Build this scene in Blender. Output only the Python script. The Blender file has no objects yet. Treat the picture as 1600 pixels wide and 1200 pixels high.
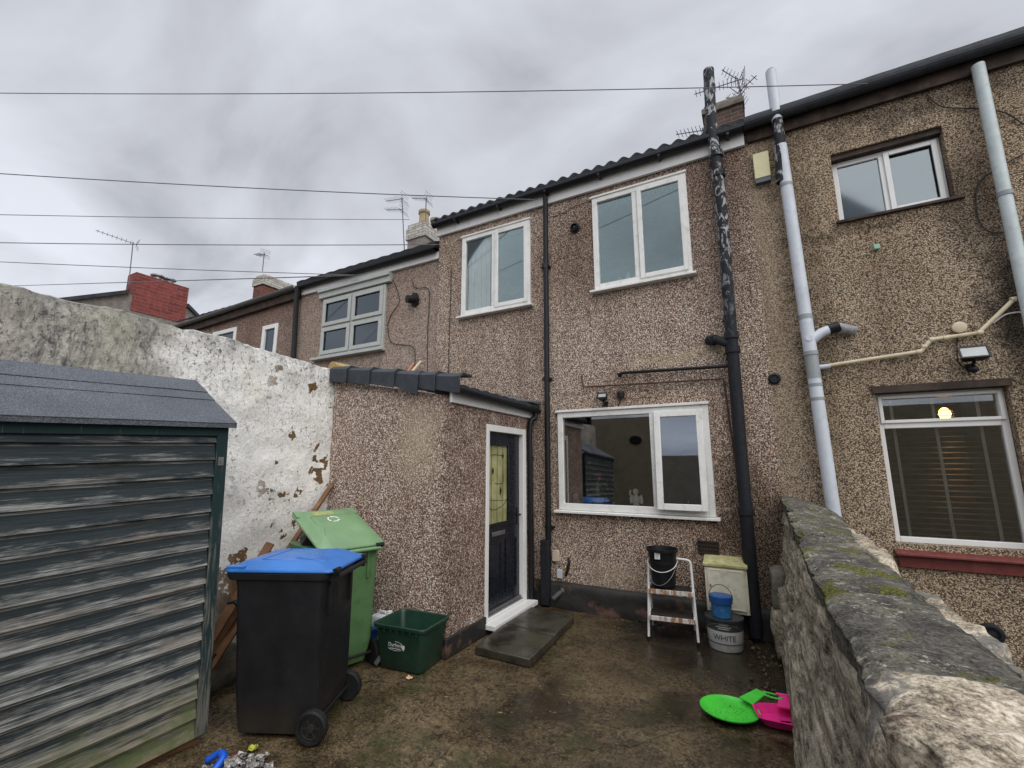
import bpy, bmesh, math, random
from mathutils import Vector, Matrix, noise
R = math.radians
random.seed(7)
scn = bpy.context.scene
COL = scn.collection
# ------------------------------------------------------------------ camera
F_PX, YAW, PITCH, CAM_H = 697.0, 28.4, 10.3, 1.7
cam_d = bpy.data.cameras.new('camera'); cam = bpy.data.objects.new('camera', cam_d); COL.objects.link(cam)
cam_d.sensor_fit = 'HORIZONTAL'; cam_d.sensor_width = 36; cam_d.lens = 36*F_PX/1600
cam_d.clip_start = 0.05; cam_d.clip_end = 2000
cam.location = (0, 0, CAM_H); cam.rotation_euler = (R(90+PITCH), 0, R(YAW))
scn.camera = cam
# ------------------------------------------------------------------ exposure
scn.view_settings.view_transform = 'Standard'; scn.view_settings.look = 'None'
scn.view_settings.gamma = 1; scn.view_settings.use_curve_mapping = False
scn.view_settings.exposure = 0.58
# ------------------------------------------------------------------ sky: overcast
SUN_EL, SUN_AZ = 46, 132      # azimuth measured clockwise from +Y
world = bpy.data.worlds.new('World'); scn.world = world; world.use_nodes = True
wt = world.node_tree; wt.nodes.clear()
def wn(t, **k):
    n = wt.nodes.new(t)
    for a, b in k.items(): setattr(n, a, b)
    return n
w_out = wn('ShaderNodeOutputWorld'); w_bg = wn('ShaderNodeBackground'); w_bg.inputs[1].default_value = 0.1
sky = wn('ShaderNodeTexSky', sky_type='NISHITA', sun_disc=False, sun_elevation=R(SUN_EL), sun_rotation=R(SUN_AZ))
tc = wn('ShaderNodeTexCoord'); sep = wn('ShaderNodeSeparateXYZ'); wt.links.new(tc.outputs['Generated'], sep.inputs[0])
# project direction on a cloud deck so that clouds shrink to the horizon
mz = wn('ShaderNodeMath', operation='MAXIMUM'); wt.links.new(sep.outputs[2], mz.inputs[0]); mz.inputs[1].default_value = 0.0
az = wn('ShaderNodeMath', operation='ADD'); wt.links.new(mz.outputs[0], az.inputs[0]); az.inputs[1].default_value = 0.35
vd = wn('ShaderNodeVectorMath', operation='DIVIDE'); wt.links.new(tc.outputs['Generated'], vd.inputs[0])
cb = wn('ShaderNodeCombineXYZ')
for i in range(3): wt.links.new(az.outputs[0], cb.inputs[i])
wt.links.new(cb.outputs[0], vd.inputs[1])
mp = wn('ShaderNodeMapping'); mp.inputs['Location'].default_value = (3.1, 1.7, 0); mp.inputs['Scale'].default_value = (1.0, 1.5, 1.0)
wt.links.new(vd.outputs[0], mp.inputs[0])
n1 = wn('ShaderNodeTexNoise'); n1.inputs['Scale'].default_value = 1.7; n1.inputs['Detail'].default_value = 6; n1.inputs['Roughness'].default_value = 0.5; n1.inputs['Distortion'].default_value = 0.35
wt.links.new(mp.outputs[0], n1.inputs['Vector'])
cr = wn('ShaderNodeValToRGB'); e = cr.color_ramp.elements
e[0].position = 0.34; e[0].color = (3.0/8, 3.15/8, 3.5/8, 1); e[1].position = 0.64; e[1].color = (6.1/8, 6.35/8, 6.95/8, 1)
m_ = cr.color_ramp.elements.new(0.47); m_.color = (4.7/8, 4.85/8, 5.3/8, 1)
wt.links.new(n1.outputs[0], cr.inputs[0])
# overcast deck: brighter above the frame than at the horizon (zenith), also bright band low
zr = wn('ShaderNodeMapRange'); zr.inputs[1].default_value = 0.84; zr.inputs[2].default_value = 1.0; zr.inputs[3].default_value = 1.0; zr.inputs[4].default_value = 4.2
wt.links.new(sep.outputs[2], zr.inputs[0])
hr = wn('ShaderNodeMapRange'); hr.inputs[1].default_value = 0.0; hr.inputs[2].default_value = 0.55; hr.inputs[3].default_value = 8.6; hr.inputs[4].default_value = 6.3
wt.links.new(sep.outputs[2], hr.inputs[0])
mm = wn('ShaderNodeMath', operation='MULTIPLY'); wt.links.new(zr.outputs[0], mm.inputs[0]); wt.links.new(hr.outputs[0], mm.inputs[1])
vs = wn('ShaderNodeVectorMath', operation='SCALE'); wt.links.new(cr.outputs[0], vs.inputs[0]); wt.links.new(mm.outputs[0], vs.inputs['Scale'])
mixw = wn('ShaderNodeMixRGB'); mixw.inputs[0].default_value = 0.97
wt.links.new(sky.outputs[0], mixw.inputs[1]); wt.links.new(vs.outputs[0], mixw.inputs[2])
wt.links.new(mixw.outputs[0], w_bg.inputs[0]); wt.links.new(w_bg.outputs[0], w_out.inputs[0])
# ------------------------------------------------------------------ sun (veiled)
sd = bpy.data.lights.new('sun', 'SUN'); sd.energy = 1.5; sd.angle = R(70); sd.color = (1, .97, .93)
so = bpy.data.objects.new('sun', sd); COL.objects.link(so)
sdir = Vector((math.sin(R(SUN_AZ))*math.cos(R(SUN_EL)), math.cos(R(SUN_AZ))*math.cos(R(SUN_EL)), math.sin(R(SUN_EL))))
so.rotation_euler = sdir.to_track_quat('Z', 'Y').to_euler(); so.location = (0, -5, 12)
# ------------------------------------------------------------------ helpers
_M = Matrix.Rotation(R(YAW), 3, 'Z') @ Matrix.Rotation(R(90+PITCH), 3, 'X')
def at(px, py, X=None, Y=None, Z=None):
    "point of the photograph (1600x1200) on a known real plane"
    v = _M @ Vector(((px-800)/F_PX, -(py-600)/F_PX, -1))
    if X is not None: t = X/v.x
    elif Y is not None: t = Y/v.y
    else: t = (Z-CAM_H)/v.z
    return Vector((v.x*t, v.y*t, CAM_H+v.z*t))
MW = {}
def tag(o, label=None, cat=None, group=None, kind=None):
    if label: o['label'] = label
    if cat: o['category'] = cat
    if group: o['group'] = group
    if kind: o['kind'] = kind
    return o
def thing(name, label, cat, loc=(0, 0, 0), rot=(0, 0, 0), group=None):
    o = bpy.data.objects.new(name, None); COL.objects.link(o); o.empty_display_size = .1
    o.location = loc; o.rotation_euler = rot
    from mathutils import Euler
    MW[o.name] = Matrix.Translation(loc) @ Euler(rot).to_matrix().to_4x4()
    return tag(o, label, cat, group)
class MB:
    def __init__(s): s.v = []; s.f = []; s.sm = False
    def add(s, vs, fs):
        b = len(s.v); s.v += [Vector(v) for v in vs]; s.f += [tuple(b+i for i in f) for f in fs]; return s
    def box(s, a, b, M=None):
        x0, y0, z0 = [min(a[i], b[i]) for i in range(3)]; x1, y1, z1 = [max(a[i], b[i]) for i in range(3)]
        vs = [Vector(p) for p in ((x0,y0,z0),(x1,y0,z0),(x1,y1,z0),(x0,y1,z0),(x0,y0,z1),(x1,y0,z1),(x1,y1,z1),(x0,y1,z1))]
        if M is not None: vs = [M @ v for v in vs]
        return s.add(vs, [(0,3,2,1),(4,5,6,7),(0,1,5,4),(1,2,6,5),(2,3,7,6),(3,0,4,7)])
    def hexa(s, vs): return s.add(vs, [(0,3,2,1),(4,5,6,7),(0,1,5,4),(1,2,6,5),(2,3,7,6),(3,0,4,7)])
    def frame(s, o, u, v, n, w, h, t, d):
        "rectangular frame: origin corner o, axes u, v, outward n, member width t (or 4-tuple l,r,b,t), depth d"
        o, u, v, n = Vector(o), Vector(u), Vector(v), Vector(n)
        l, r, b, tp = t if isinstance(t, tuple) else (t, t, t, t)
        for (a0, a1, b0, b1) in ((0, l, 0, h), (w-r, w, 0, h), (l, w-r, 0, b), (l, w-r, h-tp, h)):
            s.slab(o, u, v, n, a0, a1, b0, b1, 0, d)
        return s
    def slab(s, o, u, v, n, a0, a1, b0, b1, c0, c1):
        o, u, v, n = Vector(o), Vector(u), Vector(v), Vector(n)
        P = lambda a, b, c: o+u*a+v*b+n*c
        vs = [P(a0,b0,c0),P(a1,b0,c0),P(a1,b1,c0),P(a0,b1,c0),P(a0,b0,c1),P(a1,b0,c1),P(a1,b1,c1),P(a0,b1,c1)]
        return s.hexa(vs)
    def tube(s, pts, r, seg=10, caps=True):
        pts = [Vector(p) for p in pts]; n = len(pts); rr = r if isinstance(r, (list, tuple)) else [r]*n
        base = len(s.v); up = None
        for i, p in enumerate(pts):
            t = (pts[min(i+1, n-1)]-pts[max(i-1, 0)]).normalized()
            if up is None: up = Vector((0, 0, 1)) if abs(t.z) < .9 else Vector((1, 0, 0))
            a = (up - t*up.dot(t)).normalized(); b = t.cross(a); up = a
            for k in range(seg):
                q = 2*math.pi*k/seg; s.v.append(p+(a*math.cos(q)+b*math.sin(q))*rr[i])
        for i in range(n-1):
            for k in range(seg):
                k2 = (k+1) % seg
                s.f.append((base+i*seg+k, base+i*seg+k2, base+(i+1)*seg+k2, base+(i+1)*seg+k))
        if caps:
            s.f.append(tuple(base+k for k in range(seg))[::-1]); s.f.append(tuple(base+(n-1)*seg+k for k in range(seg)))
        return s
    def lathe(s, prof, seg=24, M=None, sx=1, sy=1):
        base = len(s.v)
        for (r, z) in prof:
            for k in range(seg):
                q = 2*math.pi*k/seg; v = Vector((r*math.cos(q)*sx, r*math.sin(q)*sy, z)); s.v.append(M @ v if M is not None else v)
        for i in range(len(prof)-1):
            for k in range(seg):
                k2 = (k+1) % seg
                s.f.append((base+i*seg+k, base+i*seg+k2, base+(i+1)*seg+k2, base+(i+1)*seg+k))
        s.f.append(tuple(base+k for k in range(seg))[::-1]); s.f.append(tuple(base+(len(prof)-1)*seg+k for k in range(seg)))
        return s
    def loft(s, rings, caps=True):
        base = len(s.v); n = len(rings[0])
        for r in rings: s.v += [Vector(p) for p in r]
        for i in range(len(rings)-1):
            for k in range(n):
                k2 = (k+1) % n
                s.f.append((base+i*n+k, base+i*n+k2, base+(i+1)*n+k2, base+(i+1)*n+k))
        if caps:
            s.f.append(tuple(base+k for k in range(n))[::-1]); s.f.append(tuple(base+(len(rings)-1)*n+k for k in range(n)))
        return s
    def build(s, name, m, parent=None, bev=0, smooth=False, local=False, label=None, seg=2, xf=None):
        me = bpy.data.meshes.new(name)
        vs = s.v
        if xf is not None: vs = [xf @ v for v in vs]
        if parent is not None and not local:
            p = parent
            while p.parent is not None: p = p.parent
            if p.name in MW:
                inv = MW[p.name].inverted(); vs = [inv @ v for v in vs]
        me.from_pydata([tuple(v) for v in vs], [], s.f); me.update()
        bm = bmesh.new(); bm.from_mesh(me); bmesh.ops.recalc_face_normals(bm, faces=bm.faces); bm.to_mesh(me); bm.free()
        if m is not None: me.materials.append(m)
        o = bpy.data.objects.new(name, me); COL.objects.link(o)
        if parent is not None: o.parent = parent
        if smooth:
            for p in me.polygons: p.use_smooth = True
        if smooth == 'auto':
            me.set_sharp_from_angle(angle=R(35))
        if bev:
            b = o.modifiers.new('bevel', 'BEVEL'); b.width = bev; b.segments = seg; b.limit_method = 'ANGLE'; b.angle_limit = R(40)
            for p in me.polygons: p.use_smooth = True
            me.set_sharp_from_angle(angle=R(30))
        if label: o['label'] = label
        return o
def single(name, mb, m, label, cat, group=None, kind=None, **k):
    o = mb.build(name, m, None, **k); return tag(o, label, cat, group, kind)
# ------------------------------------------------------------------ material helper
class NT:
    def __init__(s, name, rough=.8, spec=.3, metal=0):
        s.m = bpy.data.materials.new(name); s.m.use_nodes = True; s.t = s.m.node_tree
        s.b = s.t.nodes['Principled BSDF']; s.o = s.t.nodes['Material Output']
        s.b.inputs['Roughness'].default_value = rough; s.b.inputs['Specular IOR Level'].default_value = spec; s.b.inputs['Metallic'].default_value = metal
        s.tc = s.t.nodes.new('ShaderNodeTexCoord'); s.P = s.tc.outputs['Object']
    def inp(s, sock, v):
        if hasattr(v, 'node'): s.t.links.new(v, sock)
        elif isinstance(v, (tuple, list)):
            n = len(sock.default_value); v = tuple(v)
            sock.default_value = (v + (1,))[:n] if len(v) < n else v[:n]
        else:
            try: sock.default_value = v
            except Exception: sock.default_value = (v, v, v, 1)[:len(sock.default_value)]
    def node(s, t, ins=None, **k):
        n = s.t.nodes.new(t)
        for a, b in k.items(): setattr(n, a, b)
        for a, b in (ins or {}).items(): s.inp(n.inputs[a], b)
        return n
    def map(s, scale=(1,1,1), loc=(0,0,0), rot=(0,0,0), vec=None):
        return s.node('ShaderNodeMapping', {'Vector': vec or s.P, 'Scale': scale, 'Location': loc, 'Rotation': rot}).outputs[0]
    def noise(s, sc=5, det=4, ro=.55, dist=0, vec=None, col=False):
        n = s.node('ShaderNodeTexNoise', {'Scale': sc, 'Detail': det, 'Roughness': ro, 'Distortion': dist, 'Vector': vec or s.P}); return n.outputs[1 if col else 0]
    def vor(s, sc=5, feat='F1', out='Distance', vec=None, rnd=1):
        n = s.node('ShaderNodeTexVoronoi', {'Scale': sc, 'Vector': vec or s.P, 'Randomness': rnd}, feature=feat); return n.outputs[out]
    def ramp(s, f, stops, interp='LINEAR'):
        n = s.node('ShaderNodeValToRGB', {'Fac': f}); c = n.color_ramp; c.interpolation = interp
        while len(c.elements) < len(stops): c.elements.new(.5)
        for e, (p, col) in zip(c.elements, stops):
            e.position = p; e.color = (col, col, col, 1) if not isinstance(col, (tuple, list)) else tuple(col)+(1,)
        return n.outputs[0]
    def mix(s, f, a, b, mode='MIX'):
        n = s.node('ShaderNodeMixRGB', {0: f, 1: a, 2: b}, blend_type=mode); return n.outputs[0]
    def math(s, op, a, b=0, clamp=False):
        n = s.node('ShaderNodeMath', {0: a, 1: b}, operation=op); n.use_clamp = clamp; return n.outputs[0]
    def rng(s, v, a, b, c=0, d=1):
        n = s.node('ShaderNodeMapRange', {0: v, 1: a, 2: b, 3: c, 4: d}); return n.outputs[0]
    def xyz(s, vec=None):
        n = s.node('ShaderNodeSeparateXYZ', {0: vec or s.P}); return n.outputs
    def bump(s, h, st=.5, d=.01, nrm=None):
        ins = {'Strength': st, 'Distance': d, 'Height': h}
        if nrm is not None: ins['Normal'] = nrm
        n = s.node('ShaderNodeBump', ins); s.t.links.new(n.outputs[0], s.b.inputs['Normal']); return n.outputs[0]
    def base(s, c): s.inp(s.b.inputs['Base Color'], c); return s
    def rough(s, r): s.inp(s.b.inputs['Roughness'], r); return s
def plain(name, c, rough=.6, spec=.4, var=.18, metal=0, vs=9, bump=.0, dirt=None):
    n = NT(name, rough, spec, metal)
    f = n.noise(vs, 5, .6); col = n.mix(n.rng(f, .35, .7), tuple(x*(1-var) for x in c), tuple(min(1, x*(1+var)) for x in c))
    if dirt: col = n.mix(n.rng(n.noise(vs*2.3, 6, .7), .52, .72, 0, .7), col, dirt)
    n.base(col); n.rough(n.rng(n.noise(vs*3, 3), .3, .7, max(.03, rough-.1), min(1, rough+.1)))
    if bump: n.bump(n.noise(vs*14, 4), bump, .004)
    return n.m
def dash(name, stones, sc=78, stain=(.55,.5,.45), mortar=(.06,.05,.045), patch=None, extra=None):
    "pebbledash render: individual chips in mortar"
    n = NT(name, .85, .25)
    wv = n.mix(.012, n.P, n.noise(60, 2, .5, col=True), 'ADD')
    v = n.node('ShaderNodeTexVoronoi', {'Scale': sc, 'Vector': wv, 'Randomness': 1}, feature='F1')
    r = n.xyz(v.outputs['Color'])
    k = len(stones); col = n.ramp(r[0], [(i/k, c) for i, c in enumerate(stones)], 'CONSTANT')
    col = n.mix(n.rng(v.outputs['Distance'], .52, .68), col, mortar)
    mott = n.noise(14, 4, .6); col = n.mix(n.rng(mott, .3, .7, 0, .35), col, (.5, .42, .34), 'MULTIPLY')
    hue = n.noise(.8, 4, .6, vec=n.map(loc=(7, 7, 3)))
    col = n.mix(n.rng(hue, .4, .65, 0, .25), col, (.86, .7, .56), 'MULTIPLY')
    big = n.noise(1.1, 5, .6, vec=n.map((1, 1, .45)))
    col = n.mix(n.rng(big, .46, .72, 0, .8), col, stain, 'MULTIPLY')
    streak = n.noise(3.2, 4, .6, vec=n.map((2.2, 1, .16)))
    col = n.mix(n.rng(streak, .55, .75, 0, .55), col, stain, 'MULTIPLY')
    if patch:
        col = n.mix(n.rng(n.noise(1.7, 4, .6, vec=n.map(loc=(4, 2, 1))), .56, .7, 0, .5), col, patch)
    if extra: col = extra(n, col)
    n.base(col)
    n.bump(n.math('ADD', n.math('MULTIPLY', n.rng(v.outputs['Distance'], .1, .7, 1, 0), n.math('ADD', r[1], .4)), n.math('MULTIPLY', mott, .6)), .8, .008)
    return n.m
M = {}
OX = {'pebbledash_brown': -2, 'pebbledash_tan': 2, 'pebbledash_porch': -3.4}
def blob(n, x, z, rx, rz, amt=1, soft=.35, y=None):
    "stain mask round a point of the wall, in metres"
    p = n.xyz(n.mix(.7, n.P, n.noise(3.5, 6, .68, col=True), 'ADD'))
    off = .35-OX.get(n.m.name, 0)
    dx = n.math('DIVIDE', n.math('SUBTRACT', p[0], x+off), rx); dz = n.math('DIVIDE', n.math('SUBTRACT', p[2], z+.35), rz)
    d = n.math('SQRT', n.math('ADD', n.math('MULTIPLY', dx, dx), n.math('MULTIPLY', dz, dz)))
    return n.rng(d, 1-soft, 1+soft, amt, 0)
def main_extra(n, col):
    col = n.mix(blob(n, -1.85, 4.55, .45, .75, .6), col, (.42, .36, .33), 'MULTIPLY')     # sooty patch round the flue
    col = n.mix(blob(n, -.2, 4.6, .45, 1.1, .55), col, (.5, .43, .42), 'MULTIPLY')        # damp strip behind the soil pipe
    col = n.mix(blob(n, -.1, .9, .28, .9, .7), col, (.3, .29, .25), 'MULTIPLY')
    col = n.mix(blob(n, -1.55, .42, .34, .14, .4, .7), col, (.46, .38, .27))
    col = n.mix(blob(n, -.55, 2.95, .7, .06, .35), col, (.5, .42, .24))
    return col
def right_extra(n, col):
    col = n.mix(blob(n, 2.25, 3.1, .3, .6, .92), col, (.1, .1, .1), 'MULTIPLY')           # black algae at the far right
    col = n.mix(blob(n, 1.95, 4.1, .22, .5, .7), col, (.3, .29, .3), 'MULTIPLY')
    col = n.mix(blob(n, 1.7, 5.3, .8, .14, .7), col, (.35, .34, .34), 'MULTIPLY')
    col = n.mix(blob(n, 1.1, 4.1, .5, .07, .6), col, (.3, .29, .26), 'MULTIPLY')
    col = n.mix(blob(n, .62, 3.4, .16, 2.2, .5), col, (.4, .4, .36), 'MULTIPLY')
    col = n.mix(blob(n, .3, 3.6, .13, 2.4, .2, .8), col, (.55, .45, .34))
    return col
def porch_extra(n, col):
    col = n.mix(blob(n, -3.0, 1.95, .24, .34, .5, .8), col, (.56,.48,.34))
    col = n.mix(blob(n, -2.6, 1.2, .07, 1.6, .55), col, (.4, .33, .3), 'MULTIPLY')
    return col
M['dash'] = dash('pebbledash_brown', [(.86,.75,.62),(.33,.24,.19),(.6,.46,.37),(.16,.115,.095),(.72,.57,.46),(.43,.32,.25),(.98,.9,.78),(.51,.38,.3)], 86, (.56,.49,.46), mortar=(.085,.062,.056), extra=main_extra)
M['dash_porch'] = dash('pebbledash_porch', [(.86,.75,.66),(.36,.25,.21),(.62,.47,.4),(.2,.14,.12),(.72,.57,.48),(.45,.32,.27),(1,.93,.84),(.55,.41,.34)], 74, (.78,.72,.68), mortar=(.15,.115,.1), extra=porch_extra)
M['dash_tan'] = dash('pebbledash_tan', [(.66,.54,.39),(.36,.28,.2),(.57,.455,.325),(.21,.16,.115),(.71,.59,.45),(.46,.36,.255),(.61,.49,.355),(.41,.32,.225)], 90, (.6,.56,.54), mortar=(.09,.07,.05), extra=right_extra)
M['dash_pale'] = dash('pebbledash_pale', [(.66,.56,.48),(.38,.29,.24),(.54,.44,.38),(.3,.23,.2),(.6,.49,.42),(.44,.35,.3)], 70, (.75,.71,.68), mortar=(.2,.16,.14))
M['dash_far'] = dash('pebbledash_far', [(.5,.38,.32),(.27,.18,.15),(.4,.29,.24),(.2,.13,.11),(.46,.34,.28)], 70, (.68,.62,.6), mortar=(.12,.09,.08))
M['upvc'] = plain('white_upvc', (.78,.78,.76), .35, .5, .05, vs=4, dirt=(.5,.5,.44))
M['upvc_clean'] = plain('white_trim', (.8,.8,.79), .4, .5, .04, vs=3)
M['fascia_white'] = plain('white_fascia', (.74,.74,.74), .4, .4, .06, vs=3, dirt=(.55,.55,.53))
M['black_pl'] = plain('black_plastic', (.009,.01,.012), .45, .35, .3, vs=12)
M['black_gloss'] = plain('black_door_paint', (.008,.011,.018), .3, .5, .2, vs=12, bump=.05)
M['grey_win'] = plain('sage_grey_frame', (.45,.47,.45), .5, .4, .06)
M['slate'] = plain('dark_tile', (.035,.042,.052), .6, .4, .25, vs=10, bump=.3)
M['roof_dark'] = plain('dark_roof', (.05,.05,.055), .8, .3, .3, vs=6, bump=.4)
M['wood_dark'] = plain('dark_fascia_board', (.05,.035,.028), .7, .3, .5, vs=4, dirt=(.14,.085,.055))
M['red_brick_paint'] = plain('red_painted_sill', (.17,.04,.035), .5, .4, .25, vs=14, dirt=(.09,.03,.03))
M['grey_pipe'] = plain('pale_grey_pipe', (.6,.64,.7), .4, .4, .07, vs=5, dirt=(.42,.45,.5))
M['grey_pipe2'] = plain('mid_grey_pipe', (.3,.33,.34), .5, .4, .1)
M['cream'] = plain('cream_plastic', (.62,.54,.38), .5, .4, .08, dirt=(.4,.33,.22))
M['cable'] = plain('black_cable', (.02,.02,.02), .6, .3, .2)
M['cable_grey'] = plain('grey_overhead_wire', (.17,.17,.18), .6, .3, .2)
M['metal'] = plain('dull_metal', (.3,.3,.31), .4, .5, .15, metal=.8)
M['tyre'] = plain('black_rubber', (.012,.012,.013), .65, .4, .3)
M['bin_black'] = plain('bin_charcoal', (.011,.012,.015), .5, .35, .2, vs=6, bump=.12)
def scuffed(name, c, c2, rough):
    n = NT(name, rough, .4)
    col = n.mix(n.rng(n.noise(5, 5, .65), .35, .7), tuple(x*.75 for x in c), tuple(x*1.2 for x in c))
    sc_ = n.math('MULTIPLY', n.rng(n.noise(6, 7, .75, .5, vec=n.map((6, 6, .7))), .6, .66), n.rng(n.noise(2, 3), .45, .6))
    col = n.mix(n.math('MULTIPLY', sc_, .5), col, c2)
    col = n.mix(n.rng(n.math('ADD', n.xyz()[2], n.math('MULTIPLY', n.noise(6, 4), .3)), .12, .42, .6, 0), col, (.06,.05,.035))
    n.base(col); n.rough(n.rng(n.noise(9, 5), .3, .7, rough-.12, rough+.15)); n.bump(n.noise(160, 3), .25, .002); return n.m
M['bin_black'] = scuffed('bin_charcoal_scuffed', (.013,.014,.017), (.07,.07,.072), .48)
M['bin_green'] = plain('bin_green', (.11,.225,.09), .5, .4, .18, vs=4, dirt=(.045,.12,.045))
M['bin_blue'] = plain('bin_blue', (.035,.17,.52), .35, .5, .15, vs=3)
M['lid_green'] = plain('lid_green', (.17,.3,.15), .45, .5, .12, vs=5, dirt=(.22,.34,.18))
M['box_green'] = plain('box_dark_green', (.012,.045,.028), .4, .5, .25, vs=7, dirt=(.02,.035,.02))
M['white_print'] = plain('white_print', (.75,.77,.75), .5, .3, .05)
M['bag'] = plain('black_bag', (.015,.015,.018), .25, .6, .3, bump=.3)
M['white_can'] = plain('white_container', (.6,.64,.66), .35, .5, .08)
M['navy'] = plain('blue_plastic', (.01,.045,.2), .4, .5, .1)
M['timber'] = plain('brown_timber', (.2,.1,.05), .75, .3, .35, vs=6, dirt=(.1,.07,.05), bump=.4)
M['stool'] = plain('white_painted_tube', (.72,.72,.72), .35, .5, .06, vs=8, dirt=(.5,.47,.42))
M['tread'] = plain('black_tread', (.02,.018,.016), .7, .4, .5, vs=14, dirt=(.12,.07,.04), bump=.4)
M['gasbox'] = plain('aged_white_box', (.76,.72,.58), .5, .4, .1, vs=5, dirt=(.42,.4,.26))
M['mossy_box'] = plain('mossy_lid', (.5,.47,.24), .7, .3, .35, vs=12, dirt=(.2,.24,.07))
M['tub_white'] = plain('tub_label', (.62,.62,.6), .45, .4, .08, vs=8, dirt=(.4,.39,.36))
M['tub_dark'] = plain('tub_dark_band', (.06,.065,.07), .5, .4, .2)
M['blue_pot'] = plain('blue_pot', (.03,.17,.42), .4, .5, .15, dirt=(.2,.3,.42))
M['lime'] = plain('lime_plastic', (.07,.66,.05), .35, .5, .14, vs=5)
M['pink'] = plain('pink_plastic', (.85,.03,.27), .35, .5, .12, vs=5)
M['blue_toy'] = plain('blue_toy', (.01,.1,.6), .35, .5, .1)
M['foil'] = plain('torn_packaging', (.35,.34,.32), .35, .6, .6, vs=22, metal=.3, dirt=(.08,.06,.05))
M['yellow'] = plain('yellow_scrap', (.6,.6,.08), .5, .4, .2)
M['red'] = plain('red_scrap', (.5,.03,.05), .5, .4, .2)
M['alarm'] = plain('pale_yellow_box', (.7,.65,.4), .5, .4, .05)
M['brick_grey'] = plain('dirty_stone', (.2,.18,.15), .9, .2, .4, vs=7, dirt=(.08,.08,.06), bump=.6)
M['terracotta'] = plain('chimney_pot_clay', (.42,.33,.2), .8, .3, .2)
M['skin_white'] = plain('white_ceramic', (.92,.95,.9), .25, .5, .05)
M['leaf'] = plain('houseplant_leaf', (.3,.42,.24), .5, .4, .2)
M['curtain'] = plain('white_net_curtain', (.88,.93,.9), .9, .2, .05)
M['room'] = plain('room_wall', (.1,.085,.07), .9, .2, .2)
M['room_teal'] = plain('room_wall_upstairs', (.4,.46,.45), .9, .2, .1)
M['door_handle'] = plain('dark_handle', (.03,.03,.03), .25, .6, .1, metal=.6)
M['terrazzo'] = plain('grey_ceramic', (.4,.4,.4), .5, .4, .1)
def emis(name, c, s):
    n = NT(name); n.t.nodes.remove(n.b); e = n.node('ShaderNodeEmission', {'Color': c, 'Strength': s}); n.t.links.new(e.outputs[0], n.o.inputs[0]); return n.m
M['bulb'] = emis('warm_bulb', (1, .42, .08), 14)
def glass(name, refl, tint=(.8,.85,.85), gcol=(.9,.95,.97), rough=.015, boost=2.0):
    n = NT(name); n.t.nodes.remove(n.b)
    tr = n.node('ShaderNodeBsdfTransparent', {'Color': tint}); gl = n.node('ShaderNodeBsdfGlossy', {'Color': gcol, 'Roughness': rough})
    bm = n.node('ShaderNodeBump', {'Strength': .03, 'Distance': .01, 'Height': n.noise(1.6, 2)}); n.t.links.new(bm.outputs[0], gl.inputs['Normal'])
    fr = n.node('ShaderNodeFresnel', {'IOR': 1.5})
    f = n.math('ADD', n.math('MULTIPLY', fr.outputs[0], boost), refl, clamp=True)
    mx = n.node('ShaderNodeMixShader', {0: f, 1: tr.outputs[0], 2: gl.outputs[0]}); n.t.links.new(mx.outputs[0], n.o.inputs[0]); return n.m
M['glass_up'] = glass('upstairs_glass', .22, (.88,.93,.92), (.66,.78,.78), boost=1)
M['glass_clear'] = glass('bedroom_glass', .05, (1,1,1), (.7,.8,.8), boost=1)
M['glass_up_grey'] = glass('upstairs_glass_grey', .12, (.5,.55,.55), (.62,.7,.76), .05, 1)
M['glass_down'] = glass('kitchen_glass', .13, (1,1,1), (.85,.85,.85))
M['glass_vent'] = glass('open_sash_glass', .22, (.6,.62,.62), (.75,.8,.9))
M['glass_r'] = glass('neighbour_glass', .12, (.85,.85,.85), (.8,.85,.85))

def brick(name, c1, c2, mortar, sc=1, swap=False, rowh=.075, bw=.225, ms=.006):
    n = NT(name, .85, .25)
    p = n.xyz()
    v = n.node('ShaderNodeCombineXYZ', {0: n.math('ADD', p[0], p[1]), 1: p[2], 2: 0}).outputs[0]
    b = n.node('ShaderNodeTexBrick', {'Vector': v, 'Color1': c1, 'Color2': c2, 'Mortar': mortar, 'Scale': 1, 'Mortar Size': ms, 'Brick Width': bw, 'Row Height': rowh, 'Bias': 0})
    col = n.mix(n.rng(n.noise(9, 5, .65), .45, .75, 0, .6), b.outputs[0], (.35,.33,.3), 'MULTIPLY')
    n.base(col); n.bump(b.outputs['Fac'], -.6, .01); return n.m
M['brick_red'] = brick('red_chimney_brick', (.3,.07,.06), (.2,.045,.04), (.22,.12,.11), rowh=.115, bw=.36, ms=.012)
M['brick_brown'] = brick('brown_chimney_brick', (.22,.075,.05), (.12,.045,.035), (.2,.17,.15))
M['brick_sooty'] = brick('sooty_chimney_brick', (.12,.07,.055), (.07,.045,.04), (.16,.15,.13))
M['brick_white'] = brick('whitewashed_brick', (.62,.6,.55), (.42,.39,.34), (.16,.15,.13))
M['render_grey'] = plain('grey_render', (.27,.24,.21), .9, .2, .25, vs=8, dirt=(.16,.14,.12), bump=.4)

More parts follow.
